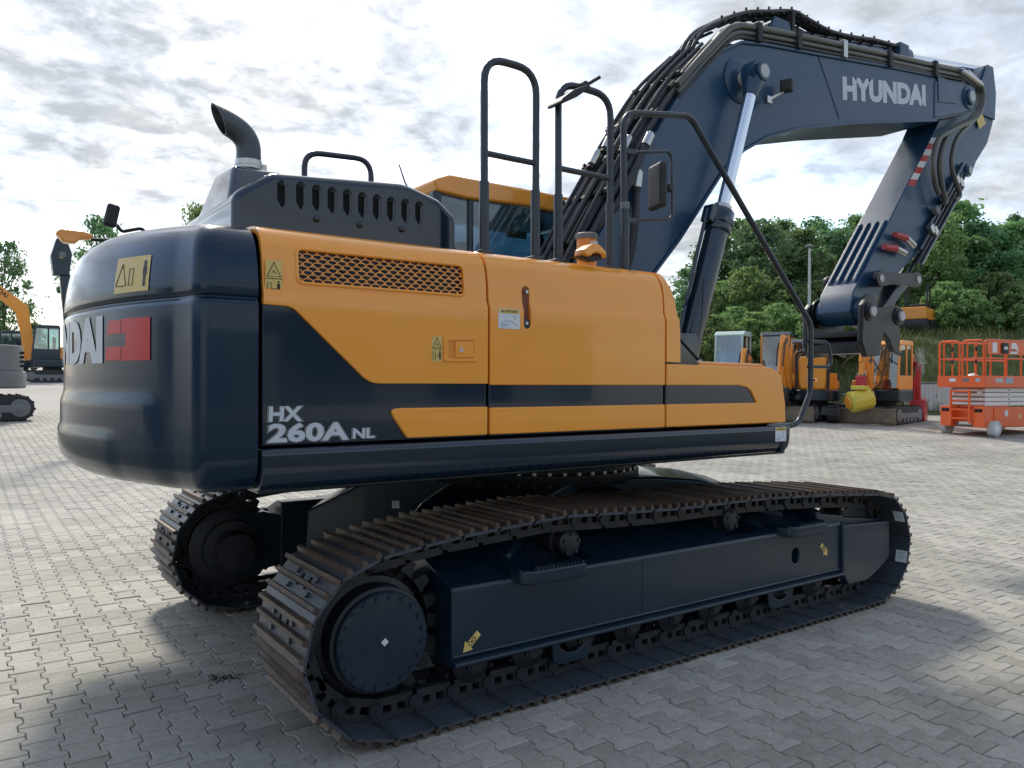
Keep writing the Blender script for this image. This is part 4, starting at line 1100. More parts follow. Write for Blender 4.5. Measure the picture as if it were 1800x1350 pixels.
for p in (B[0], B[3]): MB().box(F[0][0] - .02, p[0] + .03, -1.22, -1.18, p[2] - .016, p[2] + .016).build('mirror_bracket', 'railpaint', fr_, bevel=.004)
q = Vector([(-0.049, -1.200, 2.755)][0])
mb = MB(); mb.box(-.025, .03, -.085, .085, -.135, .135, Matrix.Translation(q) @ Matrix.Rotation(R(-18), 4, 'Z')); mo = mb.build('side_mirror', 'black', fr_, bevel=.022, seg=3)
q2 = Vector([(0.052, -1.200, 2.763)][0]); MB().lathe(q2 + Vector((0, -.02, 0)), (0, 1, 0), [(0, .02), (.02, .03), (.04, .02)], 12).build('mirror_joint', 'black', mo)
# second small mirror and step frame ahead of the tool box
Q = Vector((1.42, -1.2, 1.80))
mb = MB(); mb.tube(fillet([(1.46, -1.2, 1.88), (1.66, -1.22, 1.88), (1.70, -1.22, 1.78), (1.70, -1.22, 1.70), (1.46, -1.2, 1.70)], .05), .012, 8); mb.build('lower_bracket', 'railpaint', fr_)
# air precleaner and flap light on the deck
q = Vector([(-0.429, -1.000, 2.363)][0])
mb = MB(); mb.lathe((q.x, q.y, 2.24), (0, 0, 1), [(0, .045), (.005, .058), (.185, .060), (.19, .052)], 24); pc = mb.build('precleaner', 'amber', ex)
MB().lathe((q.x, q.y, 2.425), (0, 0, 1), [(0, .066), (.03, .066), (.036, .056), (.04, .02)], 24).build('precleaner_cap', 'grey', pc)
MB().prism([(q.x - .02, q.y - .0605), (q.x + .035, q.y - .0605), (q.x + .035, q.y - .059), (q.x - .02, q.y - .059)], 2.33, 2.41, 'z').build('precleaner_label', 'wsticker', pc, smooth=False)
q = Vector([(-0.643, -1.280, 2.288)][0])
mb = MB(); mb.prism([(-.075, -.02), (-.07, .012), (-.02, .045), (.03, .042), (.075, .01), (.08, -.025), (.055, -.008), (.0, -.002), (-.05, -.03)], -.05, .05, 'y', Matrix.Translation(q)); wl = mb.build('deck_light', 'yellow', ex, bevel=.008, seg=3)
MB().prism([(-.12, -.03), (-.06, -.025), (.05, -.005), (.07, -.03), (.0, -.05)], -.03, .03, 'y', Matrix.Translation(q)).build('light_body', 'black', wl, bevel=.006)

# ================================================================== boom
BW = .30
top = [(0.085, 2.309), (0.448, 2.868), (0.763, 3.337), (1.141, 3.854), (1.550, 4.246), (1.832, 4.399), (2.129, 4.455), (2.928, 4.561), (4.068, 4.718), (5.071, 4.843)]
bot = [(5.016, 4.383), (3.478, 4.057), (2.594, 3.841), (2.158, 3.681), (1.860, 3.518), (1.598, 3.297), (1.098, 2.698), (0.816, 2.401)]
foot = [(.55, 1.62), (.42, 1.46), (.25, 1.40), (.08, 1.48), (-.05, 1.66)]
tipc = [(5.697, 4.763)][0]
outline = top + [(tipc[0] - .12, tipc[1] + .17), (tipc[0] + .06, tipc[1] + .17), (tipc[0] + .17, tipc[1] + .03), (tipc[0] + .12, tipc[1] - .12), (tipc[0] - .10, tipc[1] - .21)] + bot + foot
# boom between its web plates
mb = MB(); mb.prism(outline, -BW, BW, 'y')
boom = mb.build('boom', 'boomnavy', ex, bevel=.012)
# flange edges of the top and bottom plates stand a little proud
def strip(pts, off, t, name):
    P = [Vector((x, 0, z)) for x, z in pts]; mb = MB(); A = []; Bv = []
    for i, p in enumerate(P):
        tg = (P[min(i + 1, len(P) - 1)] - P[max(i - 1, 0)]).normalized(); nn = Vector((-tg.z, 0, tg.x))
        A.append(p + nn * (off + t)); Bv.append(p + nn * (off - .004))
    n = len(P); vs = [(q.x, y, q.z) for y in (-BW - .018, BW + .018) for q in A + Bv]
    fs = []
    for i in range(n - 1):
        fs += [(i, i + 1, n + i + 1, n + i), (2 * n + i, 3 * n + i, 3 * n + i + 1, 2 * n + i + 1), (i, 2 * n + i, 2 * n + i + 1, i + 1), (n + i, n + i + 1, 3 * n + i + 1, 3 * n + i)]
    fs += [(0, n, 3 * n, 2 * n), (n - 1, 3 * n - 1, 4 * n - 1, 2 * n - 1)]
    return mb.add(vs, fs).build(name, 'boomnavy', boom, bevel=.004)
strip(top, 0, .018, 'top_flange'); strip(bot, 0, .018, 'bottom_flange')
# weld seams
def seam(a, b, y, name='weld_seam'):
    MB().tube([(a[0], y, a[1]), (b[0], y, b[1])], .005, 6).build(name, 'boomnavy', boom)
w = [(2.910, 4.551), (3.244, 4.049), (4.976, 4.803), (4.968, 4.386)]
seam(w[0], w[1], -BW - .001)
# tip casting
mb = MB(); mb.prism([(w[2][0], w[2][1] - .01), (tipc[0] - .12, tipc[1] + .15), (tipc[0] + .05, tipc[1] + .15), (tipc[0] + .15, tipc[1] + .02), (tipc[0] + .10, tipc[1] - .11), (tipc[0] - .10, tipc[1] - .19), (w[3][0], w[3][1] + .01)], -BW - .012, -BW + .05, 'y'); tcg = mb.build('boom_tip', 'boomnavy', boom, bevel=.012)
mb = MB(); mb.prism([(x + (w[2][0] + tipc[0]) / 2 - .08, z + tipc[1] - .03) for x, z in ((-.24, .12), (.20, .07), (.16, -.10), (-.22, -.16))], -BW - .010, -BW - .022, 'y'); mb.build('tip_plate', 'boomnavy', boom, bevel=.006)
mb = MB(); mb.lathe((tipc[0], -BW - .005, tipc[1]), (0, -1, 0), [(0, .13), (.02, .125), (.022, .09), (.05, .085), (.052, .05)], 28); mb.build('boom_tip_boss', 'boomnavy', boom)
MB().cyl((tipc[0], -BW - .05, tipc[1]), (tipc[0], -BW - .062, tipc[1]), .06, n=24).build('boom_tip_pin', 'lgrey', boom)
q = [(3.298, 4.235), (4.804, 4.485)]; q2 = [(3.287, 4.456), (4.802, 4.734)]
flat_text('lettering', 'HYUNDAI', 1.0, Matrix(((q[1][0] - q[0][0], q2[0][0] - q[0][0], 0, q[0][0]), (0, 0, -1, -BW - .0025), (q[1][1] - q[0][1], q2[0][1] - q[0][1], 0, q[0][1]), (0, 0, 0, 1))), 'silver', boom, bold=.06, width=1.0)
# centre boss of the boom cylinders
be = [(1.812, 4.085)][0]
mb = MB(); mb.lathe((be[0], -.33, be[1]), (0, 1, 0), [(0, .085), (.0, .15), (.02, .19), (.64, .19), (.66, .15), (.66, .085)], 28); mb.build('cylinder_boss', 'boomnavy', boom)
MB().cyl((be[0], -.56, be[1]), (be[0], .56, be[1]), .055, n=24).build('cylinder_pin', 'lgrey', boom)
mb = MB(); mb.lathe((be[0], -.535, be[1]), (0, -1, 0), [(0, .075), (.02, .075), (.024, .055)], 24); mb.build('pin_cap', 'boomnavy', boom)

# boom cylinders
base = [(1.054, 1.895)][0]; base = (base[0] - .10, base[1] - .30)
gl = [(1.337, 2.956)][0]
def boom_cylinder(s):
    y = s * .46
    a = Vector((base[0], y, base[1])); e = Vector((be[0], y, be[1])); d = (e - a).normalized()
    L = (e - a).length; lb = (Vector((gl[0], y, gl[1])) - a).dot(d)
    mb = MB(); mb.lathe(a, d, [(0, .06), (.02, .09), (lb - .20, .092), (lb - .19, .10), (lb - .17, .105), (lb - .02, .105), (lb, .09), (lb + .012, .06)], 28)
    o = mb.build('boom_cylinder', 'navy', ex)
    MB().cyl(a + d * (lb + .005), e - d * .08, .050, n=24).build('cylinder_rod', 'chrome', o)
    mb = MB(); mb.lathe(e + Vector((0, -.06, 0)), (0, 1, 0), [(0, .06), (.0, .105), (.12, .105), (.12, .06)], 28); mb.cyl(e - d * .2, e - d * .06, .056, .085, n=20); mb.build('rod_eye', 'boomnavy', o)
    mb = MB(); mb.lathe(a + d * lb, d, [(0, .06), (.0, .07), (.04, .07), (.045, .05)], 24); mb.build('gland', 'steel', o)
    u = Vector((-d.z, 0, d.x))
    mb = MB(); mb.box(-.05, .05, -.05, .05, -.07, .07, Matrix.Translation(a + d * (lb - .09) + u * .105) @ Matrix.Rotation(math.atan2(d.x, d.z), 4, 'Y')); mb.build('port_block', 'navy', o, bevel=.012)
    mb = MB(); mb.tube(curve([a + d * (lb - .06) + u * .15, a + d * (lb - .25) + u * .15, a + d * (lb - .7) + u * .14, a + d * (lb - 1.2) + u * .12]), .014, 8); mb.build('cylinder_pipe', 'navy', o)
    mb = MB()
    for t in (lb - .13, ): mb.lathe(a + d * t, d, [(0, .095), (.0, .125), (.045, .125), (.045, .095)], 6)
    mb.build('clamp_band', 'navy', o, bevel=.006)
    return o
boom_cylinder(-1); boom_cylinder(1)
MB().box(base[0] - .16, base[0] + .16, -.56, .56, 1.25, base[1] + .05).build('cylinder_mount', 'navy_dull', ex, bevel=.03)

# boom lamp
q = Vector([(2.194, -0.340, 4.045)][0])
lm = MB(); lm.box(-.05, .035, -.05, .05, -.05, .05, Matrix.Translation(Vector([(2.314, -0.400, 4.116)][0])) @ Matrix.Rotation(R(25), 4, 'Z')); bl = lm.build('boom_lamp', 'black', boom, bevel=.012)
a, b, c = [(2.087, -0.380, 3.958), (2.178, -0.380, 4.025), (2.302, -0.380, 4.081)]
mb = MB(); mb.box(-.03, .03, -.02, .02, -.03, .03, Matrix.Translation(a)); mb.cyl(a, c, .014, n=8); mb.build('lamp_bracket', 'steel', bl, bevel=.004)

# hoses and pipes along the boom back
def offs(pts, o, y):
    P = [Vector((x, 0, z)) for x, z in pts]; out = []
    for i, p in enumerate(P):
        tg = (P[min(i + 1, len(P) - 1)] - P[max(i - 1, 0)]).normalized(); nn = Vector((-tg.z, 0, tg.x))
        q = p + nn * o; out.append((q.x, y, q.z))
    return out
rng = random.Random(5)
lower = top[:5]; whole = top
for k, (y, r, o, seq, mt) in enumerate([(-.285, .021, .055, whole, 'hose'), (-.235, .018, .05, lower, 'hose'), (-.185, .026, .065, lower, 'hose'), (-.13, .026, .065, lower, 'hose'),
        (-.07, .019, .06, whole, 'hose'), (-.01, .026, .07, lower, 'hose'), (.05, .026, .065, lower, 'hose'), (.11, .019, .06, lower, 'hose'), (.17, .022, .07, whole, 'hose'), (.24, .020, .06, lower, 'hose'),
        (-.21, .016, .125, lower, 'hose'), (-.10, .020, .135, lower, 'hose'), (.02, .020, .14, lower, 'hose'), (.13, .016, .13, lower, 'hose')]):
    pts = offs(seq, o, y)
    pts = [(p[0] + rng.uniform(-.008, .008), p[1] + rng.uniform(-.012, .012), p[2] + rng.uniform(-.008, .008)) for p in pts]
    MB().tube(curve(pts, 5), r, 8).build('hydraulic_hose', mt, boom)
# steel ferrules on the hose ends
for (u_, y_) in ((0, -.185), (0, -.13), (0, -.01), (0, .05)):
    pts = offs(lower, .066, y_); i = 1; a = Vector(pts[1]); b = Vector(pts[2]); d = (b - a).normalized()
    for t in (.12 + .1 * rng.random(),):
        MB().cyl(a + d * (t + .25), a + d * (t + .36), .034, n=14).build('hose_ferrule', 'steel', boom)
    MB().cyl(a + d * (t + .38), a + d * (t + .41), .038, n=6).build('hose_nut', 'black', boom)
for (a_, b_) in ([(0.709, -0.330, 3.346), (0.762, -0.330, 3.436)], [(0.624, -0.330, 3.020), (0.640, -0.330, 3.136)], [(0.594, -0.220, 3.327), (0.646, -0.220, 3.417)], [(0.466, -0.160, 3.319), (0.511, -0.160, 3.403)], [(0.489, 0.020, 3.244), (0.552, 0.020, 3.351)], [(1.532, -0.280, 4.331), (1.615, -0.280, 4.417)]):
    a_, b_ = Vector(a_), Vector(b_); d_ = (b_ - a_).normalized(); L_ = (b_ - a_).length
    MB().lathe(a_, d_, [(0, .022), (.0, .036), (L_, .036), (L_, .026), (L_ + .015, .024)], 16).build('hose_ferrule', 'steel', boom)
    MB().cyl(a_ - d_ * .035, a_ - d_ * .003, .032, n=6).build('hose_nut', 'black', boom)
    if a_.y < -.3: MB().tube(curve([a_ - d_ * .03, a_ - d_ * .25 + Vector((0, -.02, 0)), a_ - d_ * .55, a_ - d_ * .9 + Vector((-.05, .1, 0))]), .028, 8).build('hydraulic_hose', 'hose', boom)
# clamp bars across the hoses
for t in (.10, .28, .45, .62, .80):
    i = int(t * 4); fr2 = t * 4 - i; P = offs(lower, .10, 0)
    p = Vector(P[i]).lerp(Vector(P[i + 1]), fr2); d = (Vector(P[i + 1]) - Vector(P[i])).normalized()
    mb = MB(); mb.box(-.018, .018, -.30, .28, -.012, .012, Matrix.Translation(p) @ Matrix.Rotation(-math.atan2(d.z, d.x), 4, 'Y')); cb_ = mb.build('hose_clamp', 'black', boom, bevel=.004)
    for y in (-.26, -.10, .08, .24): MB().cyl(p + Vector((0, y, 0)), p + Vector((0, y, 0)) + Vector((-d.z, 0, d.x)) * .03, .013, n=6).build('clamp_bolt', 'black', cb_, smooth=False)
# hose bundle rising over the boom knee, carried on a bracket, then lying forward
kn = [(1.212, -0.050, 4.106), (1.512, -0.050, 4.411), (1.843, -0.050, 4.665), (2.164, -0.050, 4.821), (2.480, -0.050, 4.916), (2.812, -0.050, 5.007), (3.048, -0.050, 4.996), (3.394, -0.050, 4.978), (3.779, -0.050, 5.021), (4.186, -0.050, 5.090), (4.732, -0.050, 5.142)]
for dy, r, dz in ((0, .024, 0), (.06, .024, .01), (-.055, .018, .0), (.11, .018, -.01)):
    MB().tube(curve([(p[0], -.05 + dy, p[2] + dz - (.35 if i == 0 else .0)) for i, p in enumerate(kn)], 6), r, 8).build('knee_hose', 'hose', boom)
for i in range(2, len(kn)):
    for f_ in (0, .5):
        p = Vector(kn[i - 1]).lerp(Vector(kn[i]), f_)
        MB().cyl(p + Vector((0, -.04, .0)), p + Vector((0, -.04, .045)), .011, n=6).build('clamp_bolt', 'black', boom, smooth=False)
        MB().box(p.x - .014, p.x + .014, -.13, .09, p.z - .03, p.z - .018).build('hose_clamp', 'black', boom, smooth=False)
q = [(2.778, -0.050, 4.993), (2.780, -0.050, 4.799)]
MB().box(q[0][0] - .02, q[0][0] + .02, -.14, .09, q[1][2], q[0][2]).build('hose_bracket', 'black', boom, bevel=.004)
q = [(4.698, -0.050, 5.152), (4.700, -0.050, 4.953)]
MB().box(q[0][0] - .10, q[0][0] + .08, -.14, .09, q[1][2] - .1, q[0][2] + .02).build('hose_block', 'boomnavy', boom, bevel=.01)
# rigid pipes on the near shoulder: knee to tip, then rubber hoses looping to the stick
pp = [(1.078, -0.300, 3.885), (1.550, -0.300, 4.356), (1.759, -0.300, 4.517), (2.037, -0.300, 4.576), (2.588, -0.300, 4.654), (3.285, -0.300, 4.743), (4.067, -0.300, 4.842), (4.951, -0.300, 4.948), (5.565, -0.300, 5.029)]
for dz, dy, r, mt in ((0, 0, .030, 'pipe'), (-.055, .0, .022, 'pipe'), (.0, .075, .026, 'pipe'), (-.10, -.01, .014, 'hose'), (-.085, .03, .016, 'hose')):
    MB().tube(curve([(p[0], p[1] + dy, p[2] + dz) for p in pp], 6), r, 10).build('boom_pipe', mt, boom)
for i in (3, 4, 5, 6, 7):
    p = pp[i]; MB().box(p[0] - .03, p[0] + .03, -.345, -.19, p[2] - .125, p[2] + .038).build('pipe_clamp', 'steel' if i in (5,) else 'black', boom, bevel=.006)
lp = [[(5.480, -0.340, 4.997), (5.898, -0.340, 4.946), (5.980, -0.340, 4.772), (5.809, -0.340, 4.546), (5.361, -0.340, 4.347), (4.997, -0.340, 4.165), (4.882, -0.340, 3.935), (4.919, -0.340, 3.714), (5.003, -0.340, 3.583)],
      [(5.514, -0.300, 4.986), (5.906, -0.300, 4.948), (5.975, -0.300, 4.770), (5.778, -0.300, 4.538), (5.345, -0.300, 4.342), (5.174, -0.300, 4.146), (5.104, -0.300, 3.921), (5.155, -0.300, 3.685), (5.229, -0.300, 3.561)],
      [(5.629, -0.330, 5.016), (5.947, -0.330, 4.935), (5.976, -0.330, 4.736), (5.739, -0.330, 4.497), (5.433, -0.330, 4.277), (5.310, -0.330, 4.070), (5.312, -0.330, 3.886), (5.438, -0.330, 3.720), (5.477, -0.330, 3.633), (5.364, -0.330, 3.574)]]
for k, l in enumerate(lp): MB().tube(curve(l, 6), (.026, .03, .024)[k], 10).build('stick_hose', 'pipe', boom)
for l in lp: MB().cyl(l[0], l[1], .036, n=10).build('hose_ferrule', 'steel', boom)

# arm cylinder on top of the boom
ca, cb2, cc = Vector([(2.605, 0.000, 4.772)][0]), Vector([(4.939, 0.000, 5.117)][0]), Vector([(6.812, 0.000, 5.406)][0])
d = (cc - ca).normalized()
mb = MB(); lb = (cb2 - ca).length; mb.lathe(ca, d, [(0, .06), (.02, .085), (lb - .12, .088), (lb - .11, .10), (lb, .10), (lb + .01, .06)], 24); ac = mb.build('arm_cylinder', 'navy', ex)
MB().cyl(ca + d * lb, cc - d * .05, .052, n=20).build('cylinder_rod', 'chrome', ac)
mb = MB(); mb.lathe(ca + Vector((0, -.08, 0)), (0, 1, 0), [(0, .05), (0, .10), (.16, .10), (.16, .05)], 24); mb.build('cylinder_eye', 'navy', ac)
mb = MB()
for y in (-.14, .10): mb.prism([(ca.x - .28, ca.z - .30), (ca.x + .28, ca.z - .22), (ca.x + .10, ca.z + .10), (ca.x - .10, ca.z + .10)], y, y + .04, 'y')
mb.build('cylinder_lug', 'boomnavy', boom, bevel=.01)

# ================================================================== stick (dipper arm)
AY = .18
A = [(6.405, 5.335), (6.548, 5.335), (6.624, 5.041), (6.598, 4.697), (6.457, 4.422), (6.180, 4.155), (6.085, 4.015), (5.924, 3.938), (5.805, 3.984), (5.767, 3.798), (5.476, 3.440), (5.016, 3.041), (4.560, 2.758), (4.257, 2.593), (4.070, 2.407), (3.969, 2.230), (3.749, 2.152), (3.630, 2.280), (3.687, 2.478), (5.196, 4.296), (5.341, 4.498), (5.824, 4.696), (5.955, 4.878), (6.115, 5.083)]
mb = MB(); mb.prism(A, -AY, AY, 'y')
arm = mb.build('stick', 'boomnavy', ex, bevel=.012)
for y in (-AY - .02, AY): MB().prism(A[:2] + [(6.624, 5.041), (6.598, 4.718), (6.229, 4.725), (6.171, 4.977)], y, y + .02, 'y').build('stick_lug', 'boomnavy', arm, bevel=.006)
e0, e1 = [(5.196, 4.296), (3.687, 2.478)]
e0, e1 = Vector((e0[0], 0, e0[1])), Vector((e1[0], 0, e1[1])); ed = (e1 - e0).normalized(); en = Vector((ed.z, 0, -ed.x))
if en.x > 0: en = -en
# wear bars on the belly plate
for y in (-.135, -.045, .045, .135):
    p0 = e1 - ed * .12; p1 = e1 - ed * 1.03
    vs = []
    for p, h in ((p0, .0), (p0 - ed * .05, .028), (p1 + ed * .05, .028), (p1, .0)):
        vs += [p + Vector((0, y - .016, 0)) + en * h, p + Vector((0, y + .016, 0)) + en * h]
    vs += [p0 + Vector((0, y - .016, 0)) - en * .01, p0 + Vector((0, y + .016, 0)) - en * .01, p1 + Vector((0, y - .016, 0)) - en * .01, p1 + Vector((0, y + .016, 0)) - en * .01]
    MB().add(vs, [(0, 1, 3, 2), (2, 3, 5, 4), (4, 5, 7, 6), (0, 2, 4, 6, 10, 8), (1, 9, 11, 7, 5, 3), (8, 10, 11, 9), (0, 8, 9, 1), (6, 7, 11, 10)]).build('wear_bar', 'boomnavy', arm, bevel=.004)
# red and white marking
m0, m1 = e0 + ed * .05, e0 + ed * .82
sd_ = -en
for k in range(8):
    a, b = m0.lerp(m1, k / 8), m0.lerp(m1, (k + 1) / 8); sh = ed * .10; w_ = sd_ * .10
    q = [a, b, b + w_ - sh, a + w_ - sh]
    MB().add([(p.x, -AY - .0025, p.z) for p in q], [(0, 1, 2, 3)]).build('marking_band', 'red' if k % 2 else 'white', arm, smooth=False)
q = [(6.115, -0.182, 4.669), (6.252, -0.182, 4.749), (6.365, -0.182, 4.632), (6.199, -0.182, 4.534)]
MB().add([(p[0], -AY - .0225, p[2]) for p in q], [(0, 1, 2, 3)]).build('lift_label', 'sticker', arm, smooth=False)
# stick pins
for (u, z) in [(5.964, 4.022)]: 
    MB().lathe((u, -AY - .002, z), (0, -1, 0), [(0, .075), (.02, .07), (.021, .05), (.035, .045)], 24).build('pin_boss', 'boomnavy', arm)
    MB().cyl((u, -AY - .035, z), (u, -AY - .042, z), .042, n=20).build('stick_pin', 'lgrey', arm)
    bp0 = Vector((u, 0, z))
# bucket cylinder on the outer side of the stick
lk = [(4.681, 2.664)][0]; bp1 = Vector((lk[0], 0, lk[1])); d = (bp1 - bp0).normalized(); L = (bp1 - bp0).length
mb = MB(); mb.lathe(bp0 + d * .1, d, [(0, .05), (.01, .075), (L * .70 - .1, .078), (L * .70, .085), (L * .70 + .06, .085), (L * .70 + .065, .05)], 24); bc = mb.build('bucket_cylinder', 'navy', ex)
MB().cyl(bp0 + d * (.1 + L * .70), bp1 - d * .04, .045, n=20).build('cylinder_rod', 'chrome', bc)
mb = MB(); mb.lathe(bp1 + Vector((0, -.08, 0)), (0, 1, 0), [(0, .04), (0, .075), (.16, .075), (.16, .04)], 20); mb.build('rod_eye', 'navy', bc)
# pipes, valves and capped couplings down the flank of the stick
n_out = Vector((d.z, 0, -d.x)); n_out = -n_out if n_out.x > 0 else n_out
for o, y, r, mt, t0, t1 in ((.10, -.215, .020, 'navy', .12, .80), (.155, -.21, .024, 'navy', .05, .62), (.05, -.225, .018, 'hose', .10, .9), (-.02, -.215, .022, 'navy', .15, .85), (-.06, -.10, .02, 'hose', .1, .9)):
    a, b = bp0 + d * L * t0 + n_out * o, bp0 + d * L * t1 + n_out * o
    MB().tube([(a.x, y, a.z), (b.x, y, b.z)], r, 10).build('stick_pipe', mt, arm)
for t, o in ((.18, .08), (.20, .15), (.62, .07), (.64, .13), (.40, .16), (.52, .20)):
    p = bp0 + d * L * t + n_out * o
    mb = MB(); mb.box(-.045, .045, -.03, .03, -.035, .035, Matrix.Translation((p.x, -.235, p.z)) @ Matrix.Rotation(math.atan2(d.x, d.z), 4, 'Y')); mb.build('pipe_fitting', 'steel' if t < .3 or t > .6 else 'grey', arm, bevel=.006)
for uv in ([(4.328, -0.240, 3.102), (4.535, -0.240, 3.090), (4.693, -0.240, 3.024)], [(4.127, -0.240, 2.954), (4.340, -0.240, 2.958), (4.515, -0.240, 2.929)]):
    a, b, c = [Vector(p) for p in uv]
    MB().cyl(b, c, .034, n=12).build('coupling', 'steel', arm); MB().cyl(a, b, .030, .040, n=12).build('coupling_cap', 'redpaint', arm)
# round reinforcement at the lower end, end boss
mb = MB(); ab = Vector((*[(3.807, 2.301)][0], 0)); ab = Vector((ab.x, 0, ab.y))
mb.lathe((ab.x, -.235, ab.z), (0, 1, 0), [(0, .07), (0, .125), (.03, .13), (.44, .13), (.47, .125), (.47, .07)], 32); mb.build('stick_end_boss', 'boomnavy', arm)
lp1 = [(4.065, 2.633)][0]
MB().lathe((lp1[0], -.255, lp1[1]), (0, 1, 0), [(0, .05), (0, .08), (.51, .08), (.51, .05)], 24).build('link_boss', 'boomnavy', arm)
# link arms and bucket link
l0, l1 = [(3.981, 2.621), (4.681, 2.664)]
for s in (-1, 1):
    y = s * .275
    def bone(a, b, r0, r1, w, y0, y1):
        a, b = Vector((a[0], 0, a[1])), Vector((b[0], 0, b[1])); dd = (b - a).normalized(); nn = Vector((-dd.z, 0, dd.x)); pts = []
        for k in range(9): t = R(90 + 180 * k / 8); q = a + (dd * math.cos(t) + nn * math.sin(t)) * r0; pts.append((q.x, q.z))
        q = a.lerp(b, .3) - nn * w; pts.append((q.x, q.z)); q = a.lerp(b, .7) - nn * w; pts.append((q.x, q.z))
        for k in range(9): t = R(-90 + 180 * k / 8); q = b + (dd * math.cos(t) + nn * math.sin(t)) * r1; pts.append((q.x, q.z))
        q = a.lerp(b, .7) + nn * w; pts.append((q.x, q.z)); q = a.lerp(b, .3) + nn * w; pts.append((q.x, q.z))
        return MB().prism(pts, y0, y1, 'y')
    o = bone(l0, l1, .082, .078, .058, y - .025, y + .025).build('link_arm', 'coupler', arm, bevel=.008)
    for (px, pz) in (l0, l1): MB().cyl((px, y + s * .024, pz), (px, y + s * .032, pz), .036, n=20).build('link_pin', 'lgrey', o)
c2 = [(4.225, 2.256)][0]
o = bone(l1, c2, .085, .085, .06, -.16, .16).build('bucket_link', 'navy_dull', arm, bevel=.01)
# quick coupler hanging on the stick
qc = sub('quick_coupler')
c1 = [(3.708, 2.275)][0]
prof = [(c1[0] - .10, c1[1] + .06), (c1[0] - .04, c1[1] + .12), (c1[0] + .06, c1[1] + .11), (c1[0] + .16, c1[1] + .05), (c2[0] - .05, c2[1] + .10), (c2[0] + .06, c2[1] + .09), (c2[0] + .10, c2[1] + .0),
        (c2[0] + .02, c2[1] - .12), (c2[0] + .06, c2[1] - .22), (c2[0] + .03, c2[1] - .32), (c2[0] + .10, c2[1] - .40), (c2[0] - .08, c2[1] - .36), (c2[0] - .16, c2[1] - .24), (c2[0] - .26, c2[1] - .17), (c1[0] + .22, c1[1] - .30), (c1[0] + .20, c1[1] - .42), (c1[0] - .04, c1[1] - .44), (c1[0] - .12, c1[1] - .30)]
for y in (-.335, .265):
    MB().prism(prof, y, y + .06, 'y').build('coupler_cheek', 'black' if False else 'coupler', qc, bevel=.012)
for (px, pz), r in ((c1, .085), (c2, .08)):
    for s in (-1, 1):
        MB().lathe((px, s * .33, pz), (0, s, 0), [(0, .092), (.02, .088), (.021, .07), (.035, .066)], 24).build('coupler_boss', 'coupler', qc)
        MB().cyl((px, s * .362, pz), (px, s * .385, pz), .046, n=20).build('coupler_pin', 'lgrey', qc)
mb = MB(); mb.box(c1[0] - .06, c1[0] + .20, -.27, .27, c1[1] - .40, c1[1] - .30); mb.box(c1[0] - .09, c1[0] + .3, -.27, .27, c1[1] - .24, c1[1] - .18); mb.cyl((c1[0] + .06, -.3, c1[1] - .30), (c1[0] + .06, .3, c1[1] - .30), .06, n=16); mb.build('coupler_body', 'coupler', qc, bevel=.01)
for s in (-1, 1): MB().lathe((ab.x, s * .245, ab.z), (0, s, 0), [(0, .15), (.015, .155), (.03, .15), (.035, .10)], 28).build('end_flange', 'coupler', qc)


# ================================================================== machines parked round the yard
def slab(pts, w, y, taper=1.0):
    # beam through (x,z) points with half-heights w at plane y (half-width hw)
    up = []; dn = []
    P = [Vector((p[0], p[1])) for p in pts]
    for i, p in enumerate(P):
        t = (P[min(i + 1, len(P) - 1)] - P[max(i - 1, 0)]).normalized(); n = Vector((-t.y, t.x))
        h = w[i] if isinstance(w, (list, tuple)) else w
        up.append(tuple(p + n * h)); dn.append(tuple(p - n * h))
    return up + dn[::-1]
def stadium(x0, x1, z0, z1, n=8, slope=0.0):
    r = (z1 - z0) / 2; zc = (z0 + z1) / 2; pts = []
    for k in range(n + 1): a = R(-90 + 180 * k / n); pts.append((x1 - r + r * math.cos(a), zc + r * math.sin(a)))
    for k in range(n + 1): a = R(90 + 180 * k / n); pts.append((x0 + r + r * math.cos(a), zc + r * math.sin(a)))
    return pts
def rubber_track(par, y, x0, x1, h, w, steps=34):
    pts = stadium(x0, x1, 0.0, h, 10)
    c = MB(); c.prism(pts, y - w / 2, y + w / 2, 'y'); t = c.build('rubber_track', 'black', par, bevel=.01)
    P = np.array(pts + [pts[0]]); d = np.sqrt((np.diff(P, axis=0) ** 2).sum(1)); cc = np.concatenate([[0], np.cumsum(d)])
    lug = MB()
    for k in range(steps):
        s = cc[-1] * k / steps; x = np.interp(s, cc, P[:, 0]); z = np.interp(s, cc, P[:, 1])
        x2 = np.interp(s + .01, cc, P[:, 0]); z2 = np.interp(s + .01, cc, P[:, 1]); a = math.atan2(z2 - z, x2 - x)
        lug.box(-.022, .022, y - w * .49, y + w * .49, -.012, .022, Matrix.Translation((x, 0, z)) @ Matrix.Rotation(-a + math.pi, 4, 'Y'))
    lug.build('track_lugs', 'black', t, smooth=False)['kind'] = 'stuff'
    out = -1 if y < 0 else 1
    for xx, r in ((x0 + h / 2, h * .36), (x1 - h / 2, h * .36)):
        MB().lathe((xx, y + out * w * .42, h / 2), (0, out, 0), [(0, r), (w * .12, r), (w * .13, r * .7), (w * .10, r * .65), (w * .16, r * .3), (w * .17, .01)], 20).build('track_wheel', 'grey', t)
    nn = 4
    for k in range(nn):
        xx = x0 + h + (x1 - x0 - 2 * h) * (k + .5) / nn
        MB().lathe((xx, y + out * w * .42, h * .22), (0, out, 0), [(0, h * .15), (w * .12, h * .15), (w * .13, .02)], 14).build('track_roller', 'grey', t)
    MB().box(x0 + h * .5, x1 - h * .5, y + out * w * .40, y + out * w * .56, h * .32, h * .62).build('track_beam', 'grey', t, bevel=.01)
    return t
def place(root, loc, yaw, s):
    root.location = loc; root.rotation_euler = (0, 0, yaw); root.scale = (s, s, s)
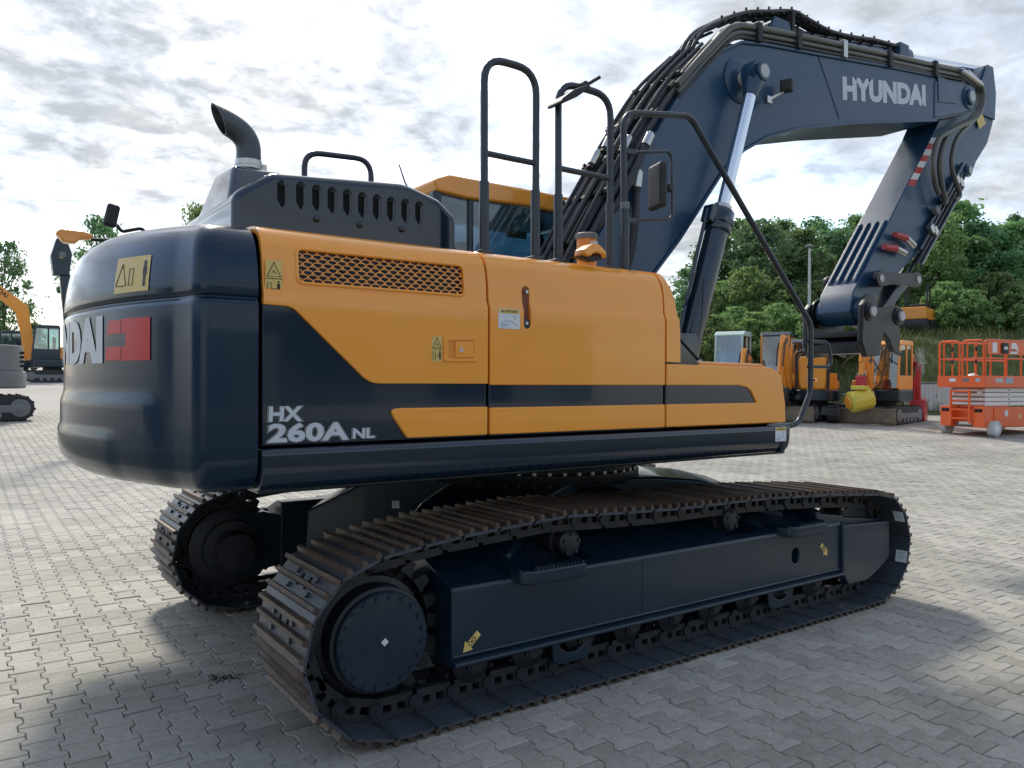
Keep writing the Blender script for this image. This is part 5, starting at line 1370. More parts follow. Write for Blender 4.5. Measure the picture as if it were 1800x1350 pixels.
def digger(label, loc, yaw, s, body='amber', base='navy_dull', boomc='amber', pose=None, cabc=None, roof=None, blade=True, tool=None, hood=None, tilt=None, boom_y=-.12, cylinders=True, group=None, text=None, bw=1.0):
    ro = thing('small_excavator' if s < 1.5 else 'tracked_excavator', label, 'excavator', group=group)
    cabc = cabc or body; hood = hood or body
    for y in (-.60, .60): rubber_track(ro, y, -1.02, 1.05, .50, .34)
    MB().prism([(-.5, .18), (.5, .18), (.42, .52), (-.42, .52)], -.45, .45, 'y').build('undercarriage', base, ro, bevel=.03)
    MB().cyl((0, 0, .5), (0, 0, .64), .38, n=24).build('slew_ring', 'black', ro)
    if blade:
        MB().prism([(1.22, .02), (1.30, .0), (1.34, .10), (1.33, .30), (1.38, .44), (1.33, .45), (1.27, .32), (1.27, .12)], -.86, .86, 'y').build('dozer_blade', 'tan', ro, bevel=.008)
        for y in (-.3, .3): MB().prism(slab([(.5, .33), (1.28, .22)], .05, 0), y - .04, y + .04, 'y').build('blade_arm', base, ro, bevel=.01)
    # upper structure
    ol = [(.72, -.70), (.72, .74)] + [(-.20 - .72 * math.sin(R(180 * k / 12)), .74 * math.cos(R(180 * k / 12))) for k in range(13)]
    MB().prism(ol, .64, 1.0, 'z').build('counterweight', base, ro, bevel=.05, seg=3)
    ol2 = [(-.22, -.66), (-.22, .68)] + [(-.24 - .62 * math.sin(R(180 * k / 10)), .68 * math.cos(R(180 * k / 10))) for k in range(11)]
    MB().prism(ol2, 1.0, 1.52, 'z').build('engine_hood', hood, ro, bevel=.08, seg=3)
    MB().box(-.22, .70, -.68, -.08, 1.0, 1.28).build('side_cover', hood, ro, bevel=.05, seg=3)
    # cab
    cb = bpy.data.objects.new('cab', None); col.objects.link(cb); cb.parent = ro
    y0, y1 = -.05, .74
    MB().prism([(-.26, 1.0), (.74, 1.0), (.78, 1.42), (-.26, 1.42)], y1 - .05, y1, 'y').build('cab_door', cabc, cb, bevel=.015)
    MB().prism([(-.30, 2.34), (-.24, 2.46), (.50, 2.46), (.66, 2.36), (.66, 2.32), (-.30, 2.32)], y0 - .02, y1 + .02, 'y').build('cab_roof', roof or cabc, cb, bevel=.04, seg=3)
    for y in (y0 + .025, y1 - .025):
        for (a, b) in (((-.26, 1.0), (-.26, 2.35)), ((.78, 1.05), (.64, 2.35)), ((.16, 1.0), (.16, 2.35))):
            MB().prism(slab([a, b], .032, 0), y - .028, y + .028, 'y').build('cab_pillar', cabc, cb, bevel=.01)
        MB().prism([(-.24, 1.42), (.76, 1.42), (.64, 2.33), (-.24, 2.33)], y - .004, y + .004, 'y').build('side_window', 'cglass', cb, smooth=False)
    MB().add([(.77, y0 + .05, 1.05), (.77, y1 - .05, 1.05), (.645, y1 - .05, 2.33), (.645, y0 + .05, 2.33)], [(0, 1, 2, 3)]).build('windscreen', 'cglass', cb, smooth=False)
    MB().box(-.27, -.262, y0 + .05, y1 - .05, 1.5, 2.33).build('rear_window', 'cglass', cb, smooth=False)
    m_ = MB(); m_.box(-.02, .34, .15, .55, 1.1, 1.32); m_.box(-.12, 0, .15, .55, 1.28, 1.95); m_.build('seat', 'black', cb, bevel=.04)
    for k in range(4): MB().box(-.86, -.80, -.12 + .06, .30, 1.08 + k * .09, 1.13 + k * .09).build('hood_louvre', 'dark', ro, smooth=False)
    if pose:
        f, kn, tp, ae = pose
        MB().prism(slab([(.62, .82), (f[0], f[1])], [.14, .12], 0), boom_y - .09, boom_y + .09, 'y').build('swing_post', base, ro, bevel=.02)
        bo = MB().prism(slab([f, kn, tp], [.09 * bw, .15 * bw, .08 * bw], 0), boom_y - .085 * bw, boom_y + .085 * bw, 'y').build('boom', boomc, ro, bevel=.02)
        ar = MB().prism(slab([(tp[0] + (tp[0] - ae[0]) * .18, tp[1] + (tp[1] - ae[1]) * .18), tp, ae], [.07, .12, .06], 0), boom_y - .075, boom_y + .075, 'y').build('dipper_arm', boomc, ro, bevel=.02)
        for p in (f, kn, tp, ae): MB().cyl((p[0], boom_y - .12, p[1]), (p[0], boom_y + .12, p[1]), .05, n=14).build('pin', 'grey', bo)
        if cylinders:
            fk = ((f[0] + .22), f[1] - .08)
            m_ = MB(); mid = (fk[0] * .45 + kn[0] * .55 + .06, fk[1] * .45 + kn[1] * .55); m_.cyl((fk[0], boom_y, fk[1]), (mid[0], boom_y, mid[1]), .055, n=14); bc_ = m_.build('boom_cylinder', boomc, ro)
            MB().cyl((mid[0], boom_y, mid[1]), (kn[0] + .05, boom_y, kn[1] - .05), .03, n=12).build('cylinder_rod', 'chrome', bc_)
            q = (tp[0] * .35 + ae[0] * .65 + .14, tp[1] * .35 + ae[1] * .65)
            m_ = MB(); m_.cyl((tp[0] + .12, boom_y, tp[1] + .05), (q[0], boom_y, q[1]), .05, n=14); m_.build('bucket_cylinder', boomc, ar)
            for dy in (-.05, .05): MB().tube(curve([(kn[0] - .1, boom_y + dy, kn[1] + .14), (tp[0] - .1, boom_y + dy * 1.4, tp[1] + .16), (tp[0] + .16, boom_y + dy * 2, tp[1] - .1), ((tp[0] + ae[0]) / 2 + .12, boom_y + dy * 2, (tp[1] + ae[1]) / 2)]), .02, 6).build('hose', 'hose', bo)
        if text:
            a, b = Vector((kn[0], 0, kn[1])), Vector((tp[0], 0, tp[1])); dd = (b - a).normalized()
            for sy, sg in ((boom_y - .085 * bw - .003, 1), (boom_y + .085 * bw + .003, -1)):
                o_ = a.lerp(b, .30 if (dd.x * sg) > 0 else .78); x_ = dd if dd.x * sg > 0 else -dd
                up_ = Vector((0, -sg, 0)).cross(x_)
                flat_text('lettering', text, .20, basis(Vector((o_.x, sy, o_.z)) - up_ * .06, x_, up_), 'ink', bo, bold=.03, width=(b - a).length * .48)
    if tool: tool(ro, pose[3], boom_y)
    place(ro, loc, yaw, s)
    return ro
def bucket(ro, e, y):
    MB().prism([(e[0] - .08, e[1] + .05), (e[0] + .12, e[1] + .02), (e[0] + .18, e[1] - .25), (e[0] + .02, e[1] - .45), (e[0] - .28, e[1] - .48), (e[0] - .30, e[1] - .44), (e[0] - .05, e[1] - .32)], y - .28, y + .28, 'y').build('bucket', 'black', ro, bevel=.015)
def mulcher(ro, e, y):
    MB().box(e[0] - .13, e[0] + .13, y - .13, y + .13, e[1] - .34, e[1] - .02).build('coupler', 'redpaint', ro, bevel=.02)
    m_ = MB()
    n = 9; c = Vector((e[0] + .08, y, e[1] - .72))
    ax = Vector((.62, -.50, -.18)).normalized()
    m_.lathe(c - ax * .33, ax, [(0, .26), (.03, .315), (.62, .315), (.66, .26), (.665, .18), (.70, .16)], 10)
    dr = m_.build('mulcher_drum', 'lime', ro, bevel=.012)
    MB().lathe(c + ax * .375, ax, [(0, .18), (.03, .17), (.035, .09)], 20).build('drum_hub', 'amber', dr)
    q = c + ax * .05
    MB().box(-.2, .2, -.2, .2, -.06, .06, Matrix.Translation(c + Vector((0, 0, .36)))).build('drum_mount', 'lime', dr, bevel=.02)
    MB().box(-.09, .09, -.004, .004, -.06, .06, basis(c + Vector((0, 0, 0)) + Vector((.2, -.33, .16)) * 1.02, (.62, .78, 0), (-.1, .1, 1))).build('drum_label', 'wsticker', dr, smooth=False)
    for s_ in (-1, 1):
        MB().tube(curve([(e[0] - .15, y + s_ * .06, e[1] + .7), (e[0] + .15, y + s_ * .4, e[1] + .4), (e[0] + .10, y + s_ * .62, e[1] - .1), (e[0] + .02, y + s_ * .25, e[1] - .5)]), .018, 6).build('hose', 'hose', ro)
pA = (18.23, 8.03, 0.451)
digger('small amber excavator holding a bright yellow mulcher head on a red coupler', (pA[0] + .45, pA[1], pA[2]), R(188), .96, tool=mulcher, pose=((1.0, .92), (1.30, 1.85), (1.45, 2.55), (1.62, 1.42)), boom_y=.02, roof='amber')
pB = (17.05, 9.91, 0.484)
digger('small amber excavator with folded thick dipper arm and dark roof', (pB[0] + .3, pB[1], pB[2]), R(196), .98, boomc='amber', cabc='amber', roof='navy_dull', tool=bucket, pose=((.98, .95), (1.15, 1.75), (1.30, 2.30), (1.62, .95)), boom_y=-.05, bw=1.5)
pE = (17.65, 9.30, 0.478)
# seen from behind: rounded amber hood with a chrome handle in a black frame
dE = digger('small excavator parked tail first, amber engine hood with chrome handle in black frame', (pE[0] - .2, pE[1] + .15, pE[2]), R(28), .92, base='navy_dull', pose=((1.0, .95), (1.2, 1.6), (1.9, 2.2), (2.1, 1.2)), roof='navy_dull')
m_ = MB(); m_.prism([(-.36, 1.02), (.36, 1.02), (.42, 1.25), (.42, 1.95), (.34, 2.06), (-.34, 2.06), (-.42, 1.95), (-.42, 1.25)], -.90, -.74, 'x'); hd = m_.build('rear_hood', 'amber', dE, bevel=.06, seg=3)
MB().tube(fillet([(-.88, -.46, 1.0), (-.88, -.48, 2.2), (-.88, .48, 2.2), (-.88, .46, 1.0)], .14), .045, 8).build('hood_frame', 'black', dE)
MB().prism(fillet2([(-.16, 1.24), (.16, 1.24), (.16, 1.36), (-.16, 1.36)], .05), -.925, -.90, 'x').build('hood_handle', 'chrome', hd, bevel=.006)
MB().prism(fillet2([(-.10, 1.27), (.10, 1.27), (.10, 1.33), (-.10, 1.33)], .02), -.927, -.924, 'x').build('handle_slot', 'dark', hd, smooth=False)
pC = (16.38, 10.57, 0.490)
digger('small excavator with amber cab frame and dark roof standing behind the folded dipper', (pC[0] + 1.3, pC[1] + .8, pC[2] + .04), R(208), 1.08, cabc='amber', roof='navy_dull', tool=bucket, pose=((.98, .95), (1.5, 1.6), (2.1, 1.75), (2.5, .9)), boom_y=-.25)
pD = (15.62, 11.30, 0.496)
digger('compact excavator with pale green roof and large clear cab windows', (pD[0] + .6, pD[1] + .6, pD[2] + .02), R(205), 1.08, body='palegreen', cabc='palegreen', roof='palegreen', hood='palegreen', boomc='palegreen', tool=bucket, pose=((.98, .95), (1.6, 1.5), (2.2, 1.5), (2.5, .8)), boom_y=-.25)
# left side of the yard
pG = (-1.73, 22.10, 0.454)
digger('grey midi excavator with rubber tracks whose tail shows at the yard edge', (pG[0] - 1.42, pG[1] + .5, pG[2]), R(180), 1.40, body='grey', base='grey', cabc='amber', hood='grey', boomc='grey', pose=((1.0, .95), (1.4, 1.7), (2.2, 2.2), (2.4, 1.0)), tool=bucket)
pF = (1.28, 52.52, 1.507)
digger('far yellow excavator with raised lettered boom and glass cab', (pF[0], pF[1], pF[2]), R(176), 1.42, body='amber', base='navy_dull', cabc='navy_dull', hood='amber', boomc='amber', blade=False, pose=((.80, 1.0), (1.15, 3.15), (3.0, 4.75), (3.9, 2.2)), boom_y=.0, text='HYUNDAI', tool=bucket, bw=1.9)
pH = (-0.73, 53.65, 1.499)
digger('cream bonneted excavator parked in front of the left trees', (pH[0] + .5, pH[1] + 3, pH[2] + .1), R(160), 1.3, body='cream', base='navy_dull', cabc='navy_dull', hood='cream', boomc='cream', blade=False, pose=((.98, .95), (1.5, 1.5), (2.2, 1.5), (2.5, .8)), tool=bucket)
# machine hidden behind the counterweight, only its dark upright dipper shows
qs = (-1.757, 13.199, 3.815)
dK = digger('dark excavator behind the counterweight with its black dipper pointing up', (qs[0] + 2.2, qs[1] + .4, hgt(qs[0] + 2.2, qs[1] + .4)), R(182), 1.25, body='navy_dull', base='navy_dull', hood='navy_dull', boomc='navy_dull', blade=False, pose=((.9, .95), (1.3, 1.5), (1.62, 1.75), (1.80, 3.08)), boom_y=.0, cylinders=False)
m_ = MB(); m_.prism([(1.70, 2.75), (1.92, 2.75), (1.96, 3.05), (1.88, 3.34), (1.74, 3.34), (1.66, 3.1)], -.11, .11, 'y'); m_.build('dipper_head', 'navy_dull', dK, bevel=.02)
MB().box(1.79, 1.84, .111, .113, 3.02, 3.12).build('dipper_label', 'sticker', dK, smooth=False)

# ---------------------------------------------------------------- scissor lift
wl_, wr_ = (16.94, 5.43, 0.340), (16.77, 4.27, 0.300)
lift = thing('scissor_lift', 'orange scissor lift with folded white scissor stack and railed platform', 'scissor lift')
lyaw = math.atan2(wl_[1] - wr_[1], wl_[0] - wr_[0]) - math.pi / 2
lc = ((wl_[0] + wr_[0]) / 2, (wl_[1] + wr_[1]) / 2, (wl_[2] + wr_[2]) / 2)
# local frame: x along the machine away from us, y across (left +)
def lbox(name, mt, x0, x1, y0, y1, z0, z1, par=lift, bev=.008): return MB().box(x0, x1, y0, y1, z0, z1).build(name, mt, par, bevel=bev)
ch = lbox('chassis', 'orange', .0, 2.5, -.50, .50, .20, .62)
for y in (-.42, .42): lbox('corner_box', 'orange', -.22, .15, y - .14, y + .14, .22, .72)
for y in (-.42, .42): lbox('corner_slot', 'dark', -.223, -.218, y - .10, y + .10, .58, .66, bev=0)
lbox('side_tray', 'orange', .15, 2.5, -.58, -.50, .22, .70); lbox('side_tray', 'orange', .15, 2.5, .50, .58, .22, .70)
for x in (.10, 2.25):
    for y in (-.60, .60):
        s = -1 if y < 0 else 1
        MB().lathe((x, y - s * .08, .19), (0, s, 0), [(0, .15), (.01, .19), (.15, .19), (.16, .16), (.165, .12), (.14, .11), (.145, .03)], 28).build('wheel', 'lgrey', lift)
        MB().lathe((x, y + s * .06, .19), (0, s, 0), [(0, .12), (.02, .11), (.025, .02)], 20).build('wheel_hub', 'white', lift)
lbox('axle', 'grey', -.06, .06, -.25, .25, .22, .32); lbox('steer_cylinder', 'steel', -.18, -.10, -.22, .10, .27, .34)
# ladder
for y in (-.26, .22): lbox('ladder_rail', 'orange', -.30, -.26, y, y + .05, .30, 1.12)
for z in (.40, .62, .84, 1.06): lbox('ladder_rung', 'orange', -.29, -.27, -.22, .24, z, z + .04)
# folded stack
for k in range(4):
    z = .73 + k * .112
    for y in (-.47, .42): lbox('scissor_arm', 'white', .0, 2.45, y, y + .05, z, z + .095)
    for x in (.05, 2.3): MB().cyl((x, -.40, z + .05), (x, .40, z + .05), .038, n=12).build('scissor_shaft', 'white', lift)
    for x in (.9, ): MB().cyl((x, -.476, z + .05), (x, -.47, z + .05), .02, n=10).build('scissor_pin', 'grey', lift)
for y in (-.36, .30): MB().lathe((-.02, y, 1.05), (0, 1, 0), [(0, .04), (.0, .07), (.06, .07), (.06, .04)], 16).build('slide_roller', 'white', lift)
# platform
pl = lbox('platform', 'orange', -.26, 2.55, -.59, .59, 1.20, 1.26)
for nm, a in (('toe_board', (-.28, -.25, -.60, .60)), ('toe_board', (-.25, 2.55, -.60, -.575)), ('toe_board', (-.25, 2.55, .575, .60)), ('toe_board', (2.53, 2.56, -.575, .575))): lbox(nm, 'orange', *a, 1.18, 1.46, par=pl)
def lrail(pts, r=.022): return MB().tube(fillet(pts, .10), r, 8).build('guard_rail', 'orange', pl)
for y0, y1 in ((-.58, -.02), (.02, .58)):
    lrail([(-.26, y0 + .02, 1.44), (-.26, y0 + .02, 2.32), (-.26, y1 - .02, 2.32), (-.26, y1 - .02, 1.44)])
    for yy in (y0 + .20, y1 - .14): MB().cyl((-.26, yy, 1.44), (-.26, yy, 2.31), .018, n=8).build('rail_post', 'orange', pl)
    MB().cyl((-.26, y0 + .02, 1.88), (-.26, y1 - .02, 1.88), .018, n=8).build('mid_rail', 'orange', pl)
    for z in (1.75, 2.06): MB().cyl((-.26, y0 + .20, z), (-.26, y0 + .20, z + .1), .026, n=8).build('latch', 'black', pl)
for y in (-.58, .58):
    lrail([(-.22, y, 1.44), (-.22, y, 2.32), (2.5, y, 2.32), (2.5, y, 1.44)])
    MB().cyl((-.22, y, 1.88), (2.5, y, 1.88), .018, n=8).build('mid_rail', 'orange', pl)
    for x in (.55, 1.2, 1.85): MB().cyl((x, y, 1.44), (x, y, 2.31), .018, n=8).build('rail_post', 'orange', pl)
lrail([(2.5, -.56, 1.44), (2.5, -.56, 2.32), (2.5, .56, 2.32), (2.5, .56, 1.44)])
sp_ = lbox('sign_panel', 'orange', -.15, 1.4, -.60, -.59, 1.98, 2.30, par=pl)
MB().box(.02, .20, -.606, -.602, 2.02, 2.26).build('notice', 'white', sp_, smooth=False)
MB().box(.36, .62, -.64, -.602, 2.0, 2.26).build('control_box', 'black', sp_, bevel=.02)
MB().box(.42, .56, -.643, -.640, 2.10, 2.17).build('control_label', 'wsticker', sp_, smooth=False)
MB().prism([(.72, 2.0), (1.0, 2.0), (1.05, 2.12), (.95, 2.27), (.78, 2.27)], -.602, -.606, 'y').build('load_sign', 'white', sp_, smooth=False)
MB().box(.74, .98, -.608, -.6062, 2.06, 2.12).build('sign_print', 'redpaint', sp_, smooth=False)
for (x0, x1, z0, z1, mt) in ((.15, .45, 1.30, 1.40, 'lgrey'), (.55, .85, 1.28, 1.42, 'bluegrey')): MB().box(x0, x1, -.603, -.6005, z0, z1).build('decal', mt, pl, smooth=False)
for (y0, y1, mt) in ((-.50, -.38, 'bluegrey'), (-.22, -.06, 'grey'), (.12, .28, 'wsticker')): MB().box(-.283, -.2805, y0, y1, 1.32, 1.40).build('decal', mt, pl, smooth=False)
MB().box(.55, .68, -.583, -.5805, .48, .62).build('decal', 'wsticker', ch, smooth=False)
MB().box(1.1, 1.2, -.583, -.5805, .42, .52).build('decal', 'sticker', ch, smooth=False)
MB().lathe((.35, .1, 1.26), (0, 0, 1), [(0, .18), (.15, .17), (.24, .10), (.27, .02)], 16).build('white_bundle', 'white', pl)
place(lift, (lc[0] + .02, lc[1], lc[2]), lyaw, 1.0)

# ---------------------------------------------------------------- red brush implement, skip, roller, lamp post
pr = (20.08, 7.74, 0.483)
br = thing('brush_implement', 'red hydraulic arm implement with a round bristle brush on top', 'implement', pr, R(200))
MB().prism([(-.32, 0), (.30, 0), (.36, .25), (.18, .62), (-.05, .66), (-.30, .30)], -.22, .22, 'y').build('base_frame', 'redpaint', br, bevel=.03)
MB().prism(slab([(.05, .55), (.10, 1.15), (-.02, 1.75)], [.10, .08, .07], 0), -.08, .08, 'y').build('arm', 'redpaint', br, bevel=.02)
MB().cyl((.14, -.1, .6), (.14, -.1, 1.3), .04, n=12).build('ram', 'redpaint', br)
MB().lathe((-.06, -.22, 1.72), (0, 1, 0), [(0, .08), (.02, .24), (.10, .25), (.13, .10)], 24).build('brush_guard', 'redpaint', br)
m_ = MB(); rr_ = random.Random(2)
for k in range(260):
    a = rr_.uniform(0, 2 * math.pi); y = rr_.uniform(.0, .14); l = rr_.uniform(.42, .50)
    c_ = Vector((-.06, y - .02, 1.76)); d_ = Vector((math.cos(a), rr_.uniform(-.12, .12), math.sin(a))); t_ = Vector((-math.sin(a), 0, math.cos(a))) * .006
    m_.add([c_ + d_ * .12 - t_, c_ + d_ * .12 + t_, c_ + d_ * l + t_ * .6, c_ + d_ * l - t_ * .6], [(0, 1, 2, 3)])
m_.build('bristles', 'lgrey', br, smooth=False)['kind'] = 'stuff'
MB().tube(curve([(.0, -.1, 1.6), (.25, -.15, 1.35), (.30, -.15, .9), (.1, -.1, .5)]), .025, 8).build('hose', 'hose', br)
psk = (22.94, 9.02, 0.587)
skp = thing('waste_skip', 'plain light grey metal skip behind the red implement', 'skip', (psk[0] + .5, psk[1] + .2, psk[2]), R(-62))
MB().prism([(-.62, .02), (.62, .02), (.78, 1.0), (-.78, 1.0)], -.6, .6, 'y').build('tub', 'lgrey', skp, bevel=.02)
MB().box(-.82, .82, -.64, .64, 1.0, 1.06).build('lid', 'grey', skp, bevel=.015)
for x in (-.5, -.25, 0, .25, .5): MB().box(x - .03, x + .03, -.63, -.585, .08, .98).build('rib', 'lgrey', skp, bevel=.008)
patt = (18.19, 8.73, 0.472)
att = thing('attachment_rack', 'low black steel attachment frame on the paving between the small excavators', 'attachment', (patt[0] + .8, patt[1] + .4, patt[2]), R(20))
m_ = MB(); m_.box(-.5, .5, -.4, .4, 0, .14); m_.build('frame', 'black', att, bevel=.02)
m_ = MB(); m_.prism([(-.3, .14), (.35, .14), (.2, .62), (-.1, .7)], -.12, .12, 'y'); m_.build('hitch', 'black', att, bevel=.03)
MB().cyl((-.1, -.35, .42), (-.1, .35, .42), .09, n=14).build('roller', 'black', att)
MB().tube(curve([(.2, 0, .6), (.3, .3, .9), (.1, .5, .6), (-.2, .4, .2)]), .02, 6).build('hose', 'hose', att)


# ================================================================== grassy bank and planting
def leaf_mat(name, c0, c1, trans=.55):
    m = bpy.data.materials.new(name); m.use_nodes = True
    nt = m.node_tree; nt.nodes.clear(); L = nt.links.new
    g = nt.nodes.new('ShaderNodeNewGeometry'); oi = nt.nodes.new('ShaderNodeObjectInfo')
    mx = nt.nodes.new('ShaderNodeMix'); mx.data_type = 'RGBA'; L(g.outputs['Random Per Island'], mx.inputs[0])
    mx.inputs[6].default_value = (*c0, 1); mx.inputs[7].default_value = (*c1, 1)
    hs = nt.nodes.new('ShaderNodeHueSaturation'); L(mx.outputs[2], hs.inputs['Color'])
    mr = nt.nodes.new('ShaderNodeMapRange'); mr.inputs[3].default_value = .72; mr.inputs[4].default_value = 1.25; L(oi.outputs['Random'], mr.inputs[0]); L(mr.outputs[0], hs.inputs['Value'])
    mh = nt.nodes.new('ShaderNodeMapRange'); mh.inputs[3].default_value = .475; mh.inputs[4].default_value = .515; L(oi.outputs['Random'], mh.inputs[0]); L(mh.outputs[0], hs.inputs['Hue'])
    d = nt.nodes.new('ShaderNodeBsdfDiffuse'); t = nt.nodes.new('ShaderNodeBsdfTranslucent'); gl = nt.nodes.new('ShaderNodeBsdfGlossy'); gl.inputs['Roughness'].default_value = .45
    L(hs.outputs[0], d.inputs[0]); L(hs.outputs[0], t.inputs[0])
    m1 = nt.nodes.new('ShaderNodeMixShader'); m1.inputs[0].default_value = trans; L(d.outputs[0], m1.inputs[1]); L(t.outputs[0], m1.inputs[2])
    m2 = nt.nodes.new('ShaderNodeMixShader'); m2.inputs[0].default_value = .05; L(m1.outputs[0], m2.inputs[1]); L(gl.outputs[0], m2.inputs[2])
    o = nt.nodes.new('ShaderNodeOutputMaterial'); L(m2.outputs[0], o.inputs[0])
    return m
M['leaf_a'] = leaf_mat('broad_leaves', (.125, .245, .080), (.240, .380, .140))
M['leaf_b'] = leaf_mat('dark_leaves', (.090, .205, .085), (.180, .320, .135))
M['leaf_c'] = leaf_mat('light_leaves', (.160, .285, .080), (.290, .420, .150))
M['grass'] = leaf_mat('grass_blades', (.075, .115, .025), (.175, .185, .060), .3)
M['bark'] = mat('bark', (.075, .058, .042), .85, 0, 0, .3, 8, bump=.4, bscale=20)
def bank_mat():
    m = mat('bank_soil_and_turf', (.075, .095, .030), .95, 0, 0, .35, 1.5, bump=.5, bscale=4, dirt=((.14, .115, .07), .6, .7))
    return m
M['bank'] = bank_mat()
RGT = Vector((.8195, -.573))
def bank_h(x, y):
    dx, dy = x + 3.459, y + 4.552
    s = dx * GU[0] + dy * GU[1]; l = dx * RGT.x + dy * RGT.y
    w = .35 * math.sin(x * .55 + 1.3) * math.cos(y * .45) + .15 * math.sin(x * 1.7 + y)
    return 2.75 * sstep(25.6 + w, 32.5 + w, s) * sstep(.06, .20, l / max(s, 1)) * sstep(-20, 8, 120 - s)
def make_bank():
    v = []; ns, nl = 60, 90
    for i in range(ns):
        s = 25.0 + 50 * (i / (ns - 1)) ** 1.8
        for j in range(nl):
            l = s * (.03 + 1.05 * j / (nl - 1))
            x = -3.459 + s * GU[0] + l * RGT.x; y = -4.552 + s * GU[1] + l * RGT.y
            h = bank_h(x, y)
            v.append((x, y, hgt(x, y) + h - (.06 if h < .02 else 0)))
    f = [(i * nl + j, i * nl + j + 1, (i + 1) * nl + j + 1, (i + 1) * nl + j) for i in range(ns - 1) for j in range(nl - 1)]
    me = bpy.data.meshes.new('grass_bank'); me.from_pydata(v, [], f); me.materials.append(M['bank']); finish(me, True, 80)
    return structure(obj('grass_bank', me))
make_bank()
def pt(u, dep):
    # ground position seen at that column of the photograph's view, dep metres along the view axis
    l = (u - 900) / 1380.9 * dep
    fx, fy = math.cos(yaw), math.sin(yaw)
    x = -3.459 + dep * fx + l * fy; y = -4.552 + dep * fy - l * fx
    return x, y, hgt(x, y) + bank_h(x, y)
# tall grass and weeds on the bank: nobody could count it
def make_grass():
    rs = np.random.RandomState(11); v = []; f = []
    for k in range(16000):
        dep = 25.8 + 8.5 * rs.rand(); u = 1185 + 760 * rs.rand()
        x, y, z = pt(u, dep)
        if bank_h(x, y) < .05 and rs.rand() < .7: continue
        h = .14 + .30 * rs.rand() ** 2; a = rs.rand() * 6.283; w = .010 + .014 * rs.rand(); ln = rs.normal(0, .35, 2) * h
        if rs.rand() < .05: h *= 1.9; w *= 1.4
        n = len(v); ca, sa = math.cos(a) * w, math.sin(a) * w
        v += [(x - ca, y - sa, z - .03), (x + ca, y + sa, z - .03), (x + ca * .6 + ln[0] * .4, y + sa * .6 + ln[1] * .4, z + h * .6), (x - ca * .6 + ln[0] * .4, y - sa * .6 + ln[1] * .4, z + h * .6), (x + ln[0], y + ln[1], z + h)]
        f += [(n, n + 1, n + 2, n + 3), (n + 3, n + 2, n + 4)]
    me = bpy.data.meshes.new('tall_grass'); me.from_pydata(v, [], f); me.materials.append(M['grass'])
    o = obj('tall_grass', me); o['kind'] = 'stuff'; o['label'] = 'tall unmown grass and weeds on the bank'; o['category'] = 'grass'
make_grass()
# ---------------------------------------------------------------- trees
def crown_mesh(name, seed, shape, matname, clumps=95, per=75, leaf=.016):
    rs = np.random.RandomState(seed); v = []; f = []; C = []
    while len(C) < clumps:
        z = rs.uniform(shape['z0'], 1.0); t = (z - shape['z0']) / (1 - shape['z0'])
        rad = shape['w'] * (math.sin(math.pi * min(1, max(0.0, t)) ** shape['p']) ** .6 if 0 < t < 1 else 0)
        a = rs.rand() * 6.283; r = rad * math.sqrt(rs.uniform(.15, 1.0)) * rs.uniform(.75, 1.15)
        cs = rs.uniform(.6, 1.35)
        if len(C) % 5 == 0:          # loose sprigs that break the outline
            r = rad * rs.uniform(1.05, 1.32); cs = rs.uniform(.30, .60); z = min(1.0, z * rs.uniform(1.0, 1.06))
        C.append((r * math.cos(a), r * math.sin(a), z, cs))
    for cx, cy, cz, cs in C:
        for k in range(per):
            p = np.array([cx, cy, cz]) + rs.normal(0, 1, 3) * np.array([.040, .040, .030]) * cs
            if p[2] > 1.03: p[2] = 1.03 - rs.rand() * .05
            a = rs.normal(0, 1, 3); a /= np.linalg.norm(a); b = np.cross(a, rs.normal(0, 1, 3)); b /= np.linalg.norm(b)
            l = leaf * rs.uniform(.6, 1.4); n = len(v)
            v += [tuple(p - a * l), tuple(p + b * l * .55), tuple(p + a * l), tuple(p - b * l * .55)]
            f.append((n, n + 1, n + 2, n + 3))
    me = bpy.data.meshes.new(name); me.from_pydata(v, [], f); me.materials.append(M[matname])
    return me, C
def trunk_mesh(C, seed, z0):
    rs = random.Random(seed); mb = MB()
    P = [(0, 0, -.03), (rs.uniform(-.01, .01), rs.uniform(-.01, .01), .25), (rs.uniform(-.02, .02), rs.uniform(-.02, .02), .55), (rs.uniform(-.03, .03), rs.uniform(-.03, .03), .92)]
    mb.tube(curve(P, 4), .02, 7, rs=[.024 * (1 - .85 * i / 12) for i in range(13)])
    for c in rs.sample(C, 16):
        zs = max(z0 * .6, c[2] - .22); a = Vector((0, 0, zs)); b = Vector(c[:3])
        mb.tube([a, a.lerp(b, .5) + Vector((0, 0, -.015)), b], .006, 5, rs=[.009, .006, .0025])
    return mb.mesh('trunk', 'bark')
PROTO = {}
for nm, seed, shp, lm, cl, per, lf in (('oval', 1, dict(z0=.10, w=.27, p=.85), 'leaf_a', 150, 85, .0155), ('round', 2, dict(z0=.06, w=.36, p=.8), 'leaf_b', 170, 85, .016), ('slim', 3, dict(z0=.10, w=.19, p=.7), 'leaf_c', 110, 80, .0145), ('airy', 4, dict(z0=.22, w=.27, p=.9), 'leaf_b', 80, 60, .0155), ('bush', 5, dict(z0=.0, w=.52, p=.75), 'leaf_c', 130, 75, .026)):
    me, C = crown_mesh('crown', seed, shp, lm, cl, per, lf)
    PROTO[nm] = (me, trunk_mesh(C, seed, shp['z0']))
def tree(kind, loc, h, rot, label, group, name='broadleaf_tree', wide=1.0):
    t = thing(name, label, 'bush' if name == 'bush' else 'tree', loc, rot, group)
    for nm, me in (('crown', PROTO[kind][0]), ('trunk', PROTO[kind][1])):
        o = obj(nm, me, t)
    t.scale = (h * wide, h * wide, h)
    return t
